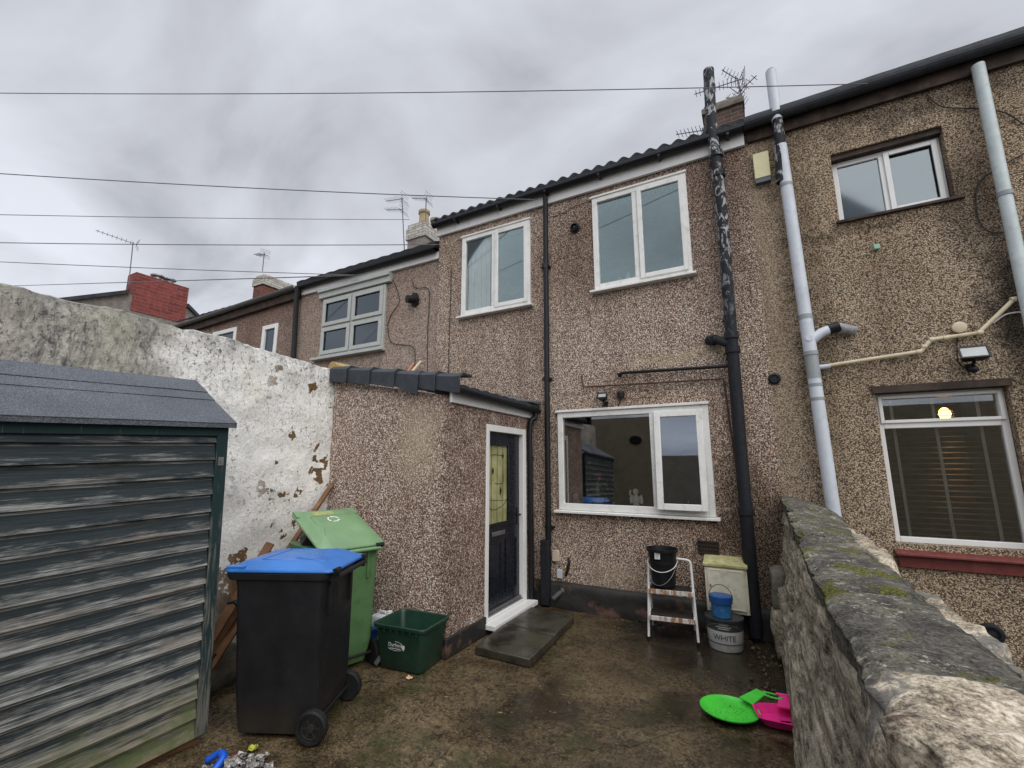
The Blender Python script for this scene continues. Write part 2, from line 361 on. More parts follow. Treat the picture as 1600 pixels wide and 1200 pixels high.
def mat_white_wall():
    n = NT('flaking_whitewash', .85, .25)
    p = n.xyz()
    # dents and flaking
    rel = n.noise(9, 8, .7, .4)
    col = n.mix(n.rng(rel, .3, .42), (.68,.66,.6), (.96,.945,.9))
    chips = n.noise(26, 6, .72, .6)
    lowm = n.rng(n.noise(2.6, 4, .6), .4, .65)
    col = n.mix(n.math('MULTIPLY', n.rng(chips, .565, .6, 0, .9), lowm), col, (.13,.12,.1))
    fl = n.noise(17, 9, .78, 1.6, vec=n.map(loc=(2, 5, 1)))
    col = n.mix(n.math('MULTIPLY', n.rng(n.math('ABSOLUTE', n.math('SUBTRACT', fl, .5)), .0, .012, 1, 0), n.rng(n.noise(3.1, 4, .6, vec=n.map(loc=(2, 1, 1))), .4, .5)), col, (.12,.11,.1))
    # older bare, blackened part towards the camera
    ynear = n.rng(n.math('ADD', p[1], n.math('MULTIPLY', n.math('SUBTRACT', n.noise(2.2, 5, .65), .5), 1.3)), 1.75, 2.15, 1, 0)
    old = n.mix(n.rng(n.noise(22, 7, .75, .5, vec=n.map((1, 1, .45))), .38, .6), (.1,.1,.1), (.56,.53,.47))
    old = n.mix(n.rng(n.noise(3, 5, .6, vec=n.map((1, 1.3, .35))), .42, .66, 0, .7), old, (.62,.57,.48))
    col = n.mix(ynear, col, old)
    # algae along the top
    tz = n.math('ADD', p[2], n.math('MULTIPLY', n.math('SUBTRACT', n.noise(5, 6, .7, vec=n.map((1, 1, .4))), .5), .7))
    col = n.mix(n.rng(tz, 2.66, 2.98, 0, .85), col, n.mix(n.noise(30, 6, .7), (.03,.03,.03), (.32,.31,.28)))
    sp = n.noise(38, 7, .75, .4, vec=n.map((1, 1, .6)))
    col = n.mix(n.math('MULTIPLY', n.rng(sp, .54, .6), n.math('MAXIMUM', n.rng(p[2], 1.9, 2.7, .12, .8), n.math('MULTIPLY', ynear, .6))), col, (.055,.053,.05))
    # yellow-green stain
    col = n.mix(n.rng(n.noise(1.3, 4, .6, vec=n.map(loc=(3, 1, 5))), .55, .72, 0, .3), col, (.6,.6,.42))
    # plaster gone: brown stone and earth showing low down behind the bins
    edge = n.math('ADD', p[2], n.math('MULTIPLY', n.math('SUBTRACT', n.noise(3.2, 6, .65, vec=n.map(loc=(1, 9, 2))), .5), 1.5))
    bare = n.math('MULTIPLY', n.rng(edge, .74, .77, 1, 0), n.rng(p[1], 1.9, 2.6))
    bits = n.math('MULTIPLY', n.rng(n.noise(4.5, 5, .6, vec=n.map(loc=(7, 2, 2))), .61, .62), n.rng(p[1], 2.6, 2.9))
    bare = n.math('MAXIMUM', bare, bits)
    col = n.mix(bare, col, n.mix(n.rng(n.noise(11, 5, .7), .4, .65), (.2,.11,.045), (.11,.075,.045)))
    n.base(col)
    h = n.math('ADD', n.math('MULTIPLY', rel, 1.0), n.math('MULTIPLY', chips, .5)); h = n.math('SUBTRACT', h, n.math('MULTIPLY', bare, .5))
    n.bump(h, .9, .02)
    return n.m
M['white_wall'] = mat_white_wall()

def mat_ground():
    n = NT('wet_concrete', .5, .5)
    big = n.noise(1.1, 6, .62, .3); mid = n.noise(6, 7, .7); fine = n.noise(60, 6, .75)
    col = n.mix(n.rng(mid, .36, .66), (.03,.021,.011), (.15,.105,.054))
    col = n.mix(n.rng(fine, .47, .6, 0, .75), col, (.25,.185,.1))
    col = n.mix(n.rng(n.noise(24, 6, .7, vec=n.map(loc=(3, 3, 3))), .52, .6, 0, .7), col, (.012,.009,.006))
    col = n.mix(n.rng(big, .44, .6, 0, .8), col, (.016,.013,.009))
    col = n.mix(n.rng(n.noise(2.3, 6, .65, vec=n.map(loc=(5, 3, 0))), .53, .66, 0, .6), col, (.04,.048,.016))
    chip = n.noise(9, 8, .75, vec=n.map(loc=(1, 6, 0)))
    col = n.mix(n.math('MULTIPLY', n.rng(chip, .62, .66), n.rng(n.noise(1.3, 3, vec=n.map(loc=(9, 6, 0))), .48, .58)), col, (.3,.24,.15))
    ck = n.node('ShaderNodeTexVoronoi', {'Scale': .8, 'Vector': n.mix(.35, n.P, n.noise(1.5, 5, .6, col=True), 'ADD')}, feature='DISTANCE_TO_EDGE').outputs['Distance']
    crack = n.rng(ck, .003, .012, 1, 0)
    col = n.mix(n.math('MULTIPLY', crack, .3), col, (.015,.012,.01))
    p = n.xyz()
    damp = n.math('MULTIPLY', n.rng(n.math('ADD', p[1], n.math('MULTIPLY', mid, .7)), 3.9, 5.0), n.rng(p[0], -2.2, -.9))
    col = n.mix(n.math('MULTIPLY', damp, .75), col, (.012,.01,.008))
    n.base(col)
    wet = n.math('MAXIMUM', n.rng(big, .47, .56), n.math('MULTIPLY', damp, .8))
    n.rough(n.mix(wet, n.rng(fine, .3, .7, .28, .6), (.04, .04, .04)))
    h = n.math('ADD', n.math('MULTIPLY', fine, .3), mid); h = n.math('SUBTRACT', h, n.math('MULTIPLY', crack, .4))
    n.bump(n.math('MULTIPLY', h, n.rng(wet, 0, 1, 1, .25)), .8, .014)
    return n.m
M['ground'] = mat_ground()
def mat_slab():
    n = NT('wet_flagstone', .35, .5)
    c = n.mix(n.rng(n.noise(5, 6, .65), .35, .7), (.022,.019,.015), (.07,.06,.045)); c = n.mix(n.rng(n.noise(3, 4, vec=n.map(loc=(2, 2, 2))), .5, .7, 0, .5), c, (.04,.05,.02))
    n.base(c); n.rough(n.rng(n.noise(3.5, 4), .4, .6, .12, .45)); n.bump(n.noise(50, 5, .7), .4, .004); return n.m
M['slab'] = mat_slab()
def mat_shed():
    n = NT('flaking_teal_stain_on_boards', .75, .3)
    p = n.xyz()
    bz = n.math('FLOOR', n.math('DIVIDE', p[2], 0.112))
    v = n.node('ShaderNodeCombineXYZ', {0: n.math('MULTIPLY', bz, 3.7), 1: n.math('MULTIPLY', p[1], 1.7), 2: n.math('MULTIPLY', p[2], 13)}).outputs[0]
    grain = n.noise(2.6, 9, .74, .5, vec=v)
    grain = n.math('ADD', grain, n.math('MULTIPLY', n.math('SUBTRACT', n.noise(1.5, 4, .6, vec=n.node('ShaderNodeCombineXYZ', {0: n.math('MULTIPLY', bz, 9.3), 1: p[1], 2: 0}).outputs[0]), .5), .55))
    v2 = n.node('ShaderNodeCombineXYZ', {0: n.math('MULTIPLY', bz, 5.1), 1: n.math('MULTIPLY', p[1], 1.6), 2: n.math('MULTIPLY', p[2], 60)}).outputs[0]
    fine = n.noise(2.6, 6, .7, .3, vec=v2)
    paint = n.mix(n.rng(fine, .35, .7), (.016,.024,.029), (.05,.064,.07))
    wood = n.mix(n.rng(fine, .3, .7), (.09,.093,.088), (.5,.505,.47))
    wood = n.mix(n.rng(n.noise(1.3, 3, vec=n.map((1, 1, 3))), .5, .7, 0, .6), wood, (.2,.12,.08))
    wood = n.mix(n.rng(p[2], .15, .5, .6, 0), wood, (.24,.19,.1))
    # paint is lost low down; lap shadow painted dark along each board's top
    lip = n.math('SUBTRACT', 1, n.math('FRACT', n.math('DIVIDE', p[2], 0.112)))
    zz = n.rng(p[2], .2, 1.7, .17, -.13)
    t = n.math('ADD', n.math('ADD', n.math('ADD', grain, n.math('MULTIPLY', n.math('SUBTRACT', fine, .5), .5)), zz), n.math('MULTIPLY', n.math('SUBTRACT', lip, .45), .42))
    wear_and_lap_shade = n.rng(t, .47, .76)
    col = n.mix(wear_and_lap_shade, paint, wood)
    kn = n.node('ShaderNodeTexVoronoi', {'Scale': 1.0, 'Vector': n.node('ShaderNodeCombineXYZ', {0: 0, 1: n.math('MULTIPLY', p[1], 2.4), 2: n.math('MULTIPLY', p[2], 9.2)}).outputs[0]}, feature='F1').outputs['Distance']
    col = n.mix(n.rng(kn, .05, .13, .85, 0), col, (.02,.03,.03))
    moss = n.math('MULTIPLY', n.rng(n.math('ADD', p[2], n.math('MULTIPLY', n.noise(5, 4), .4)), .3, .62, .8, 0), n.rng(n.noise(4, 4, .6, vec=n.map(loc=(1, 2, 3))), .45, .6))
    col = n.mix(moss, col, (.1,.13,.045))
    n.base(col); n.bump(n.math('ADD', fine, n.math('MULTIPLY', wear_and_lap_shade, -.3)), .7, .004); return n.m
M['shed'] = mat_shed()
def mat_felt():
    n = NT('mineral_felt', .9, .25)
    c = n.ramp(n.noise(170, 3, .7), [(.35, (.04,.046,.058)), (.5, (.1,.11,.13)), (.62, (.2,.215,.24))])
    c = n.mix(n.rng(n.noise(2.2, 5, .6), .4, .7, 0, .45), c, (.05,.055,.065))
    n.base(c); n.bump(n.noise(150, 3), .4, .003); return n.m
M['felt'] = mat_felt()
def mat_post():
    n = NT('weathered_trim_board', .75, .3)
    g = n.noise(4, 7, .7, .4, vec=n.map((14, 14, 1)))
    p = n.xyz()
    t = n.math('ADD', g, n.rng(p[2], .2, 1.9, .1, -.12))
    n.base(n.mix(n.rng(t, .5, .64), (.014,.034,.036), n.mix(g, (.06,.06,.052), (.22,.21,.18)))); n.bump(g, .5, .004); return n.m
M['post'] = mat_post()
def mat_stone(name, light=False, layered=False):
    n = NT(name, .88, .25)
    w = n.noise(11, 7, .7, .2); f = n.noise(80, 7, .78, .1)
    if light:
        w = n.noise(9, 5, .6)
        f = n.noise(75, 9, .8)
        col = n.ramp(n.math('ADD', n.math('MULTIPLY', w, .35), n.math('MULTIPLY', f, .65)), [(.41, (.06,.05,.04)), (.475, (.25,.21,.155)), (.53, (.48,.41,.31)), (.6, (.76,.68,.55))])
        col = n.mix(n.rng(n.vor(60), .1, .24, .7, 0), col, (.08,.065,.05))
        col = n.mix(n.rng(n.noise(4.5, 8, .72, vec=n.map(loc=(0, 3, 0))), .54, .6, 0, .8), col, n.mix(f, (.05,.05,.05), (.2,.2,.19)))
        col = n.mix(n.rng(n.noise(6, 4, .6, vec=n.map(loc=(8, 3, 0))), .6, .72, 0, .6), col, (.3,.17,.1))
    elif layered:
        lay = n.noise(4, 8, .72, .25, vec=n.map((9, 1.3, 9)))
        col = n.ramp(n.math('ADD', n.math('MULTIPLY', lay, .65), n.math('MULTIPLY', f, .35)), [(.37, (.03,.026,.02)), (.45, (.2,.17,.125)), (.53, (.46,.4,.3)), (.62, (.72,.64,.5))])
        col = n.mix(n.rng(n.noise(2.4, 5, .6), .55, .72, 0, .75), col, (.05,.047,.035))
        w = lay
    else:
        col = n.ramp(n.math('ADD', n.math('MULTIPLY', w, .4), n.math('MULTIPLY', f, .6)), [(.38, (.022,.021,.019)), (.47, (.075,.07,.062)), (.56, (.17,.16,.135)), (.66, (.36,.34,.28))])
        col = n.mix(n.rng(n.noise(6, 7, .72, vec=n.map(loc=(2, 3, 7))), .53, .62, 0, .85), col, n.mix(f, (.12,.11,.08), (.42,.39,.29)))
        pits = n.vor(46)
        col = n.mix(n.rng(pits, .12, .26, .8, 0), col, (.012,.012,.011))
        lich = n.math('MULTIPLY', n.rng(n.noise(30, 8, .78, .3, vec=n.map(loc=(6, 1, 1))), .57, .59), n.rng(n.noise(3, 4, .6, vec=n.map(loc=(1, 1, 9))), .42, .55))
        col = n.mix(lich, col, (.5,.475,.39))
        moss = n.rng(n.noise(4.4, 8, .75, vec=n.map(loc=(4.1, .6, 2))), .555, .575)
        col = n.mix(moss, col, n.mix(n.rng(n.noise(120, 4, .8), .4, .6), (.03,.03,.008), (.2,.2,.05)))
    n.base(col); n.bump(n.math('ADD', n.math('MULTIPLY', f, .5), w), 1 if not light else .8, .02 if not light else .008); return n.m
M['stone_cap'] = mat_stone('lichened_dark_coping')
M['stone_light'] = mat_stone('pale_sandstone', light=True)
M['stone_face'] = mat_stone('eroded_sandstone', layered=True)
def mat_blackpipe():
    n = NT('flaking_black_iron', .6, .2)
    pl = n.rng(n.noise(13, 7, .75, 1.2, vec=n.map((1, 1, .45))), .53, .55); hi = n.rng(n.xyz()[2], 3.0, 4.4)
    n.base(n.mix(n.math('MULTIPLY', pl, n.math('MAXIMUM', hi, .0)), n.mix(n.noise(20, 4), (.008,.009,.012), (.03,.032,.038)), (.38,.4,.41))); n.bump(pl, .5, .004); return n.m
M['iron'] = mat_blackpipe()
def mat_plinth():
    n = NT('black_plinth_paint', .55, .4)
    a = n.noise(7, 6, .7)
    n.base(n.mix(n.rng(n.noise(3.5, 5, .6, vec=n.map(loc=(3, 0, 1))), .56, .66), n.mix(a, (.012,.012,.012), (.04,.038,.034)), (.14,.075,.055))); n.bump(a, .7, .02); return n.m
M['plinth'] = mat_plinth()
def mat_doorglass():
    n = NT('obscured_amber_glass', .25, .5)
    p = n.xyz()
    n.base(n.mix(n.rng(n.noise(5, 3), .4, .7), (.3,.29,.13), (.5,.48,.25)))
    n.bump(n.math('SINE', n.math('MULTIPLY', p[1], 110)), .25, .004); return n.m
M['doorglass'] = mat_doorglass()
def mat_rusty():
    n = NT('rusty_white_edge', .6, .3)
    n.base(n.mix(n.rng(n.noise(9, 5, .7, vec=n.map((3, 1, .6))), .44, .56), (.7,.69,.66), n.mix(n.noise(30, 4), (.2,.075,.03), (.5,.3,.16)))); return n.m
M['rusty'] = mat_rusty()
def mat_rear():
    n = NT('rear_rough_render', .9, .2); n.base(n.mix(n.rng(n.noise(3, 6, .6), .3, .7), (.3,.26,.19), (.4,.36,.27))); n.bump(n.noise(14, 5), .5, .02); return n.m
M['rear'] = mat_rear()

# ------------------------------------------------------------------ geometry generators
D = 5.42           # plane of the terrace's back wall
def wall_holes(mb, x0, x1, z0, z1, holes, yf, depth=.26):
    xs = sorted({x0, x1} | {h[0] for h in holes} | {h[1] for h in holes}); zs = sorted({z0, z1} | {h[2] for h in holes} | {h[3] for h in holes})
    def solid(i, j):
        if i < 0 or j < 0 or i >= len(xs)-1 or j >= len(zs)-1: return False
        cx, cz = (xs[i]+xs[i+1])/2, (zs[j]+zs[j+1])/2
        return not any(h[0] < cx < h[1] and h[2] < cz < h[3] for h in holes)
    idx = {}
    def vid(i, j, b):
        if (i, j, b) not in idx: idx[(i, j, b)] = len(mb.v); mb.v.append(Vector((xs[i], yf+(depth if b else 0), zs[j])))
        return idx[(i, j, b)]
    for i in range(len(xs)-1):
        for j in range(len(zs)-1):
            if not solid(i, j): continue
            for b in (0, 1): mb.f.append((vid(i,j,b), vid(i+1,j,b), vid(i+1,j+1,b), vid(i,j+1,b)))
            for (di, dj, a, c) in ((-1,0,(i,j),(i,j+1)), (1,0,(i+1,j),(i+1,j+1)), (0,-1,(i,j),(i+1,j)), (0,1,(i,j+1),(i+1,j+1))):
                if not solid(i+di, j+dj): mb.f.append((vid(*a,0), vid(*c,0), vid(*c,1), vid(*a,1)))
    return mb
UX, UZ, NY = (1,0,0), (0,0,1), (0,-1,0)
def frame_xz(mb, x0, x1, z0, z1, t, yb, yf):
    return mb.frame((x0, yb, z0), UX, UZ, NY, x1-x0, z1-z0, t, yb-yf)
def room(parent, x0, x1, z0, z1, m, y0=D+.27, deep=2.5):
    mb = MB(); y1 = y0+deep; a = .5
    X0, X1, Z0, Z1 = x0-a, x1+a, z0-.6, z1+.25
    vs = [(X0,y0,Z0),(X1,y0,Z0),(X1,y1,Z0),(X0,y1,Z0),(X0,y0,Z1),(X1,y0,Z1),(X1,y1,Z1),(X0,y1,Z1)]
    mb.add(vs, [(0,1,2,3),(4,7,6,5),(1,5,6,2),(2,6,7,3),(3,7,4,0)])
    return mb.build('room_interior', m, parent)
def roof_sheet(mb, x0, x1, yz0, yz1, wav=.28, amp=.022, th=.03, n=None):
    "profiled tiles: waves along x, swept from (y,z) eave to (y,z) ridge in courses"
    (ya, za), (yb, zb) = yz0, yz1; L = math.hypot(yb-ya, zb-za); cs = max(2, int(L/.35)); nx = max(8, int((x1-x0)/wav*8))
    rows = []
    for c in range(cs):
        for k in (0, 1):
            t = (c+k)/cs; lift = .02*(1-k)
            rows.append((ya+(yb-ya)*t, za+(zb-za)*t+lift))
    base = len(mb.v)
    for (y, z) in rows:
        for i in range(nx+1):
            x = x0+(x1-x0)*i/nx; mb.v.append(Vector((x, y, z+amp*abs(math.sin(math.pi*(x-x0)/wav))**1.5*2.2)))
    for r in range(len(rows)-1):
        for i in range(nx): a = base+r*(nx+1)+i; mb.f.append((a, a+1, a+nx+2, a+nx+1))
    # eave thickness
    b2 = len(mb.v)
    for i in range(nx+1):
        v = mb.v[base+i]; mb.v.append(Vector((v.x, v.y+.01, v.z-th)))
    for i in range(nx): mb.f.append((base+i, b2+i, b2+i+1, base+i+1))
    return mb
def gutter(mb, p0, p1, r=.056, seg=8):
    p0, p1 = Vector(p0), Vector(p1); t = (p1-p0).normalized(); side = t.cross(Vector((0,0,1))).normalized()
    rings = []
    for p in (p0, p1):
        o = [p+side*math.cos(math.pi+math.pi*k/seg)*r+Vector((0,0,1))*math.sin(math.pi+math.pi*k/seg)*r for k in range(seg+1)]
        i = [p+side*math.cos(-math.pi*k/seg)*(r-.006)+Vector((0,0,1))*(math.sin(-math.pi*k/seg)*(r-.006)) for k in range(seg+1)]
        rings.append(o+i)
    return mb.loft(rings)
def rock(mb, c, size, seed=0, amp=.04, nx=8, ny=8, nz=4, rnd=.35, f=6, M_=None, lean=(0,0)):
    "irregular block: subdivided box, corners softened, displaced by noise"
    hx, hy, hz = [s/2 for s in size]; c = Vector(c); ids = {}
    def vid(i, j, k):
        key = (i, j, k)
        if key not in ids:
            u = Vector((2*i/nx-1, 2*j/ny-1, 2*k/nz-1))
            m = max(abs(u.x), abs(u.y), abs(u.z)); s = u.normalized()*m if u.length else u
            q = u.lerp(s*1.15, rnd)
            p = Vector((q.x*hx+lean[0]*u.z, q.y*hy+lean[1]*u.z, q.z*hz))
            nn = Vector((noise.noise((c+p)*f+Vector((seed*7.1, 3, 1))), noise.noise((c+p)*f+Vector((5, seed*3.3, 9))), noise.noise((c+p)*f+Vector((1, 8, seed*5.7)))))
            n2 = noise.noise((c+p)*f*3.5+Vector((seed, 0, 0)))
            p = p+nn*amp+u.normalized()*n2*amp*.5 if u.length else p
            ids[key] = len(mb.v); mb.v.append(c+p)
        return ids[key]
    for (A, B, ax) in ((nx, ny, 2), (nx, nz, 1), (ny, nz, 0)):
        for e_ in (0, 1):
            for a in range(A):
                for b in range(B):
                    if ax == 2: k = nz*e_; q = [vid(a,b,k), vid(a+1,b,k), vid(a+1,b+1,k), vid(a,b+1,k)]
                    elif ax == 1: k = ny*e_; q = [vid(a,k,b), vid(a+1,k,b), vid(a+1,k,b+1), vid(a,k,b+1)]
                    else: k = nx*e_; q = [vid(k,a,b), vid(k,a+1,b), vid(k,a+1,b+1), vid(k,a,b+1)]
                    mb.f.append(tuple(q))
    return mb
def arc(p0, p1, sag, n=12):
    p0, p1 = Vector(p0), Vector(p1)
    return [p0.lerp(p1, i/n)-Vector((0,0,1))*sag*4*(i/n)*(1-i/n) for i in range(n+1)]
def smooth_path(pts, n=6):
    pts = [Vector(p) for p in pts]; P = [pts[0]]+pts+[pts[-1]]; out = []
    for i in range(1, len(P)-2):
        for k in range(n):
            t = k/n; a, b, c, d = P[i-1], P[i], P[i+1], P[i+2]
            out.append(.5*((2*b)+(c-a)*t+(2*a-5*b+4*c-d)*t*t+(3*b-a-3*c+d)*t**3))
    out.append(pts[-1]); return out
def text_mesh(mb, txt, size, M_, ext=.0008):
    cu = bpy.data.curves.new('t', 'FONT'); cu.body = txt; cu.size = size; cu.align_x = 'CENTER'; cu.align_y = 'CENTER'; cu.extrude = ext; cu.resolution_u = 3
    o = bpy.data.objects.new('t', cu); COL.objects.link(o); me = bpy.data.meshes.new_from_object(o)
    mb.add([M_ @ v.co for v in me.vertices], [tuple(p.vertices) for p in me.polygons])
    bpy.data.objects.remove(o); bpy.data.meshes.remove(me); bpy.data.curves.remove(cu)
    return mb

# ================================================================== SETTING
def build_ground():
    mb = MB(); xs = []; x = -60.
    def axis(lo, hi, a, b, fine, coarse):
        out = []; v = lo
        while v < hi-1e-6:
            out.append(v); v += fine if a <= v < b else coarse
        out.append(hi); return out
    xs = axis(-300, 300, -5, 3, .12, 5); ys = axis(-300, 300, 0, 6, .12, 5)
    for y in ys:
        for x in xs:
            z = 0
            if -5 < x < 3 and 0 < y < 6: z = .008*noise.noise(Vector((x*1.3, y*1.3, 0)))+.004*noise.noise(Vector((x*4, y*4, 2)))-.004
            mb.v.append(Vector((x, y, z)))
    nx = len(xs)
    for j in range(len(ys)-1):
        for i in range(nx-1): mb.f.append((j*nx+i, j*nx+i+1, (j+1)*nx+i+1, (j+1)*nx+i))
    o = mb.build('ground', M['ground'], smooth=True); o['kind'] = 'structure'
build_ground()

# ------------------------------------------------------------------ MAIN HOUSE
XL, XR = -4.29, .2
house = thing('terraced_house', 'tall middle house in brown pebbledash with white fascia, behind the porch', 'house', (-2, D, 0))
BWx0, BWx1, BWz0, BWz1 = -2.24, -.43, 1.15, 2.37
ULx0, ULx1, ULz0, ULz1 = -3.81, -2.62, 3.94, 5.24
URx0, URx1, URz0, URz1 = -1.68, -.475, 3.95, 5.27
wall_holes(MB(), XL, XR, 0, 5.6, [(BWx0+.02,BWx1-.02,BWz0+.02,BWz1-.02),(ULx0+.02,ULx1-.02,ULz0+.02,ULz1-.02),(URx0+.02,URx1-.02,URz0+.02,URz1-.02)], D).build('wall', M['dash'], house)
def lumpy_plinth(x0, x1, z1, out, parent, m, seed):
    mb = MB(); n = int((x1-x0)/.06); rows = 6
    b = len(mb.v)
    for i in range(n+1):
        x = x0+(x1-x0)*i/n
        for k in range(rows+1):
            z = z1*k/rows+(noise.noise(Vector((x*3, 0, seed)))*.02 if k == rows else 0)
            y = D-out*(1-.35*k/rows)-.02*noise.noise(Vector((x*5, z*8, seed))) if k < rows else D-.012
            mb.v.append(Vector((x, y, z)))
        mb.v.append(Vector((x, D+.05, z1)))
    w = rows+2
    for i in range(n):
        for k in range(rows+1): a = b+i*w+k; mb.f.append((a, a+w, a+w+1, a+1))
    return mb.build('plinth', m, parent, smooth=True)
lumpy_plinth(-2.6, .1, .29, .06, house, M['plinth'], 1)
# back room behind each window
room(house, BWx0, BWx1, BWz0, BWz1, M['room']); room(house, ULx0, ULx1, ULz0, ULz1, M['room_teal']); room(house, URx0, URx1, URz0, URz1, M['room_teal'])
def window2(parent, x0, x1, z0, z1, fx, m, glassm, sash_right=True, sill=True, t=.07, yp=D-.035, yb=D+.05, sill_m=None, name='window'):
    "outer frame with mullion, right light a proud casement"
    mb = MB(); frame_xz(mb, x0, x1, z0, z1, (t, t, t+.01, t), yb, yp)
    mb.box((fx-.03, yp, z0+t+.01), (fx+.03, yb, z1-t))
    w = mb.build(name, m, parent, bev=.006)
    if sill:
        s = MB(); s.hexa([(x0-.05,yp-.055,z0-.035),(x1+.04,yp-.055,z0-.035),(x1+.04,yb,z0-.035),(x0-.05,yb,z0-.035),(x0-.05,yp-.055,z0-.008),(x1+.04,yp-.055,z0-.008),(x1+.04,yb,z0+.004),(x0-.05,yb,z0+.004)])
        s.build('sill', sill_m or m, w, bev=.004)
    g = MB(); g.box((x0+t-.01, D+.0, z0+t), (fx-.025, D+.006, z1-t+.01)); g.build('pane', glassm, w)
    return w
def casement(parent, x0, x1, z0, z1, m, glassm, t=.058, y0=None, depth=.05, open_deg=0):
    y0 = D-.055 if y0 is None else y0
    mb = MB(); frame_xz(mb, x0, x1, z0, z1, t, y0+depth, y0)
    g = MB(); g.box((x0+t-.008, y0+.02, z0+t-.008), (x1-t+.008, y0+.026, z1-t+.008))
    X = None
    if open_deg:
        hp = Vector((0, y0+depth, z1)); X = Matrix.Translation(hp) @ Matrix.Rotation(R(open_deg), 4, 'X') @ Matrix.Translation(-hp)
    s = mb.build('opening_sash', m, parent, bev=.006, xf=X); g.build('sash_glass', glassm, parent, xf=X); return s
w = window2(house, BWx0, BWx1, BWz0, BWz1, -1.045, M['upvc'], M['glass_down'])
casement(w, -1.02, -.49, BWz0+.055, BWz1-.055, M['upvc'], M['glass_vent'], .07, open_deg=-4)
MB().box((BWx0-.02, D-.06, BWz1), (BWx1+.01, D+.02, BWz1+.03)).build('head_trim', M['upvc'], w, bev=.004)
w = window2(house, ULx0, ULx1, ULz0, ULz1, -3.235, M['upvc'], M['glass_clear'])
casement(w, -3.2, ULx1-.035, ULz0+.04, ULz1-.04, M['upvc'], M['glass_up'])
MB().box((ULx0-.02, D-.05, ULz1), (ULx1+.01, D+.02, ULz1+.025)).build('head_trim', M['upvc'], w)
w = window2(house, URx0, URx1, URz0, URz1, -1.115, M['upvc'], M['glass_up'])
casement(w, -1.08, URx1-.035, URz0+.04, URz1-.04, M['upvc'], M['glass_up'])
MB().box((URx0-.02, D-.05, URz1), (URx1+.01, D+.02, URz1+.025)).build('head_trim', M['upvc'], w)
# eaves
MB().box((XL-.02, D-.05, 5.39), (XR-.01, D-.01, 5.55)).build('fascia', M['fascia_white'], house, bev=.004)
MB().box((XL, D-.17, 5.555), (XR, D+.2, 5.585)).build('soffit_edge', M['slate'], house)
g = gutter(MB(), (XL-.05, D-.11, 5.575), (XR-.02, D-.11, 5.575), .062)
for i in range(6): x = XL+.4+i*.78; g.box((x, D-.175, 5.50), (x+.03, D-.04, 5.53))
g.build('gutter', M['black_pl'], house, smooth='auto')
roof_sheet(MB(), XL-.06, XR, (D-.15, 5.60), (9.6, 8.0), .17, .022).build('roof', M['slate'], house, smooth='auto')
# right chimney stack, between this house and the tan one
st = rock(MB(), (0, 8.2, 7.35), (.62, .8, 1.22), 3, .012, 4, 4, 8, 0, 5).build('chimney', M['brick_sooty'], house)
MB().box((-.34, 7.76, 7.86), (.34, 8.64, 7.97)).box((-.3, 7.8, 7.97), (.3, 8.6, 8.04)).build('chimney_cap', M['brick_grey'], st, bev=.01)

# ------------------------------------------------------------------ RIGHT HOUSE
rh = thing('terraced_house', 'tan pebbledash house beyond the stone wall with a lit lamp behind its blinds', 'house', (2, D, 0))
RU = (.98, 1.885, 4.2, 5.0); RL = (1.06, 1.985, 1.0, 2.45)
wall_holes(MB(), XR, 7, 0, 5.6, [RU, RL, (2.75, 3.6, 4.2, 5.0)], D+.004).build('wall', M['dash_tan'], rh)
room(rh, *RU, M['room_teal']); room(rh, RL[0], RL[1], RL[2], RL[3], M['room'])
room(rh, 2.75, 3.6, 4.2, 5.0, M['room_teal'])
def upwin(x0, x1, z0, z1):
    y1 = D+.10
    mb = MB(); frame_xz(mb, x0+.005, x1-.005, z0+.02, z1-.06, .055, y1+.05, y1); m_ = (x0+x1)/2-.02
    mb.box((m_-.022, y1-.001, z0+.07), (m_+.022, y1+.05, z1-.11))
    w = mb.build('window', M['upvc_clean'], rh, bev=.005)
    frame_xz(MB(), m_+.018, x1-.03, z0+.045, z1-.085, .045, y1, y1-.02).build('opening_sash', M['upvc_clean'], w, bev=.004)
    MB().box((x0+.05, y1+.02, z0+.06), (x1-.05, y1+.026, z1-.1)).build('pane', M['glass_up_grey'], w)
    MB().box((x0, D+.03, z1-.058), (x1, y1+.05, z1-.004)).build('head_board', M['wood_dark'], w)
    MB().box((x0-.03, D-.03, z0-.012), (x1+.06, y1+.05, z0+.018)).build('sill', M['wood_dark'], w, bev=.004)
    return w
upwin(*RU); upwin(2.75, 3.6, 4.2, 5.0)
y1 = D+.09
mb = MB(); frame_xz(mb, RL[0]+.005, RL[1]-.005, RL[2]+.0, RL[3]-.07, (.045, .05, .05, .05), y1+.06, y1); mb.box((RL[0]+.05, y1-.001, 2.045), (RL[1]-.055, y1+.055, 2.125))
w = mb.build('window', M['upvc_clean'], rh, bev=.005)
frame_xz(MB(), RL[0]+.03, RL[1]-.025, 2.095, RL[3]-.09, .03, y1-.002, y1-.02).build('opening_sash', M['upvc_clean'], w, bev=.004)
MB().box((RL[0]+.04, y1+.03, RL[2]+.04), (RL[1]-.05, y1+.036, RL[3]-.11)).build('pane', M['glass_r'], w)
MB().box((RL[0]-.02, D-.02, RL[3]-.068), (RL[1]+.02, y1+.06, RL[3]-.002)).build('lintel_board', M['wood_dark'], w)
sb = MB().hexa([(RL[0]-.03,D-.09,.905),(2.2,D-.09,.905),(2.2,D+.15,.905),(RL[0]-.03,D+.15,.905),(RL[0]-.03,D-.09,.925),(2.2,D-.09,.925),(2.2,D+.15,.985),(RL[0]-.03,D+.15,.985)])
sill = sb.build('brick_sill', M['red_brick_paint'], w, bev=.004)
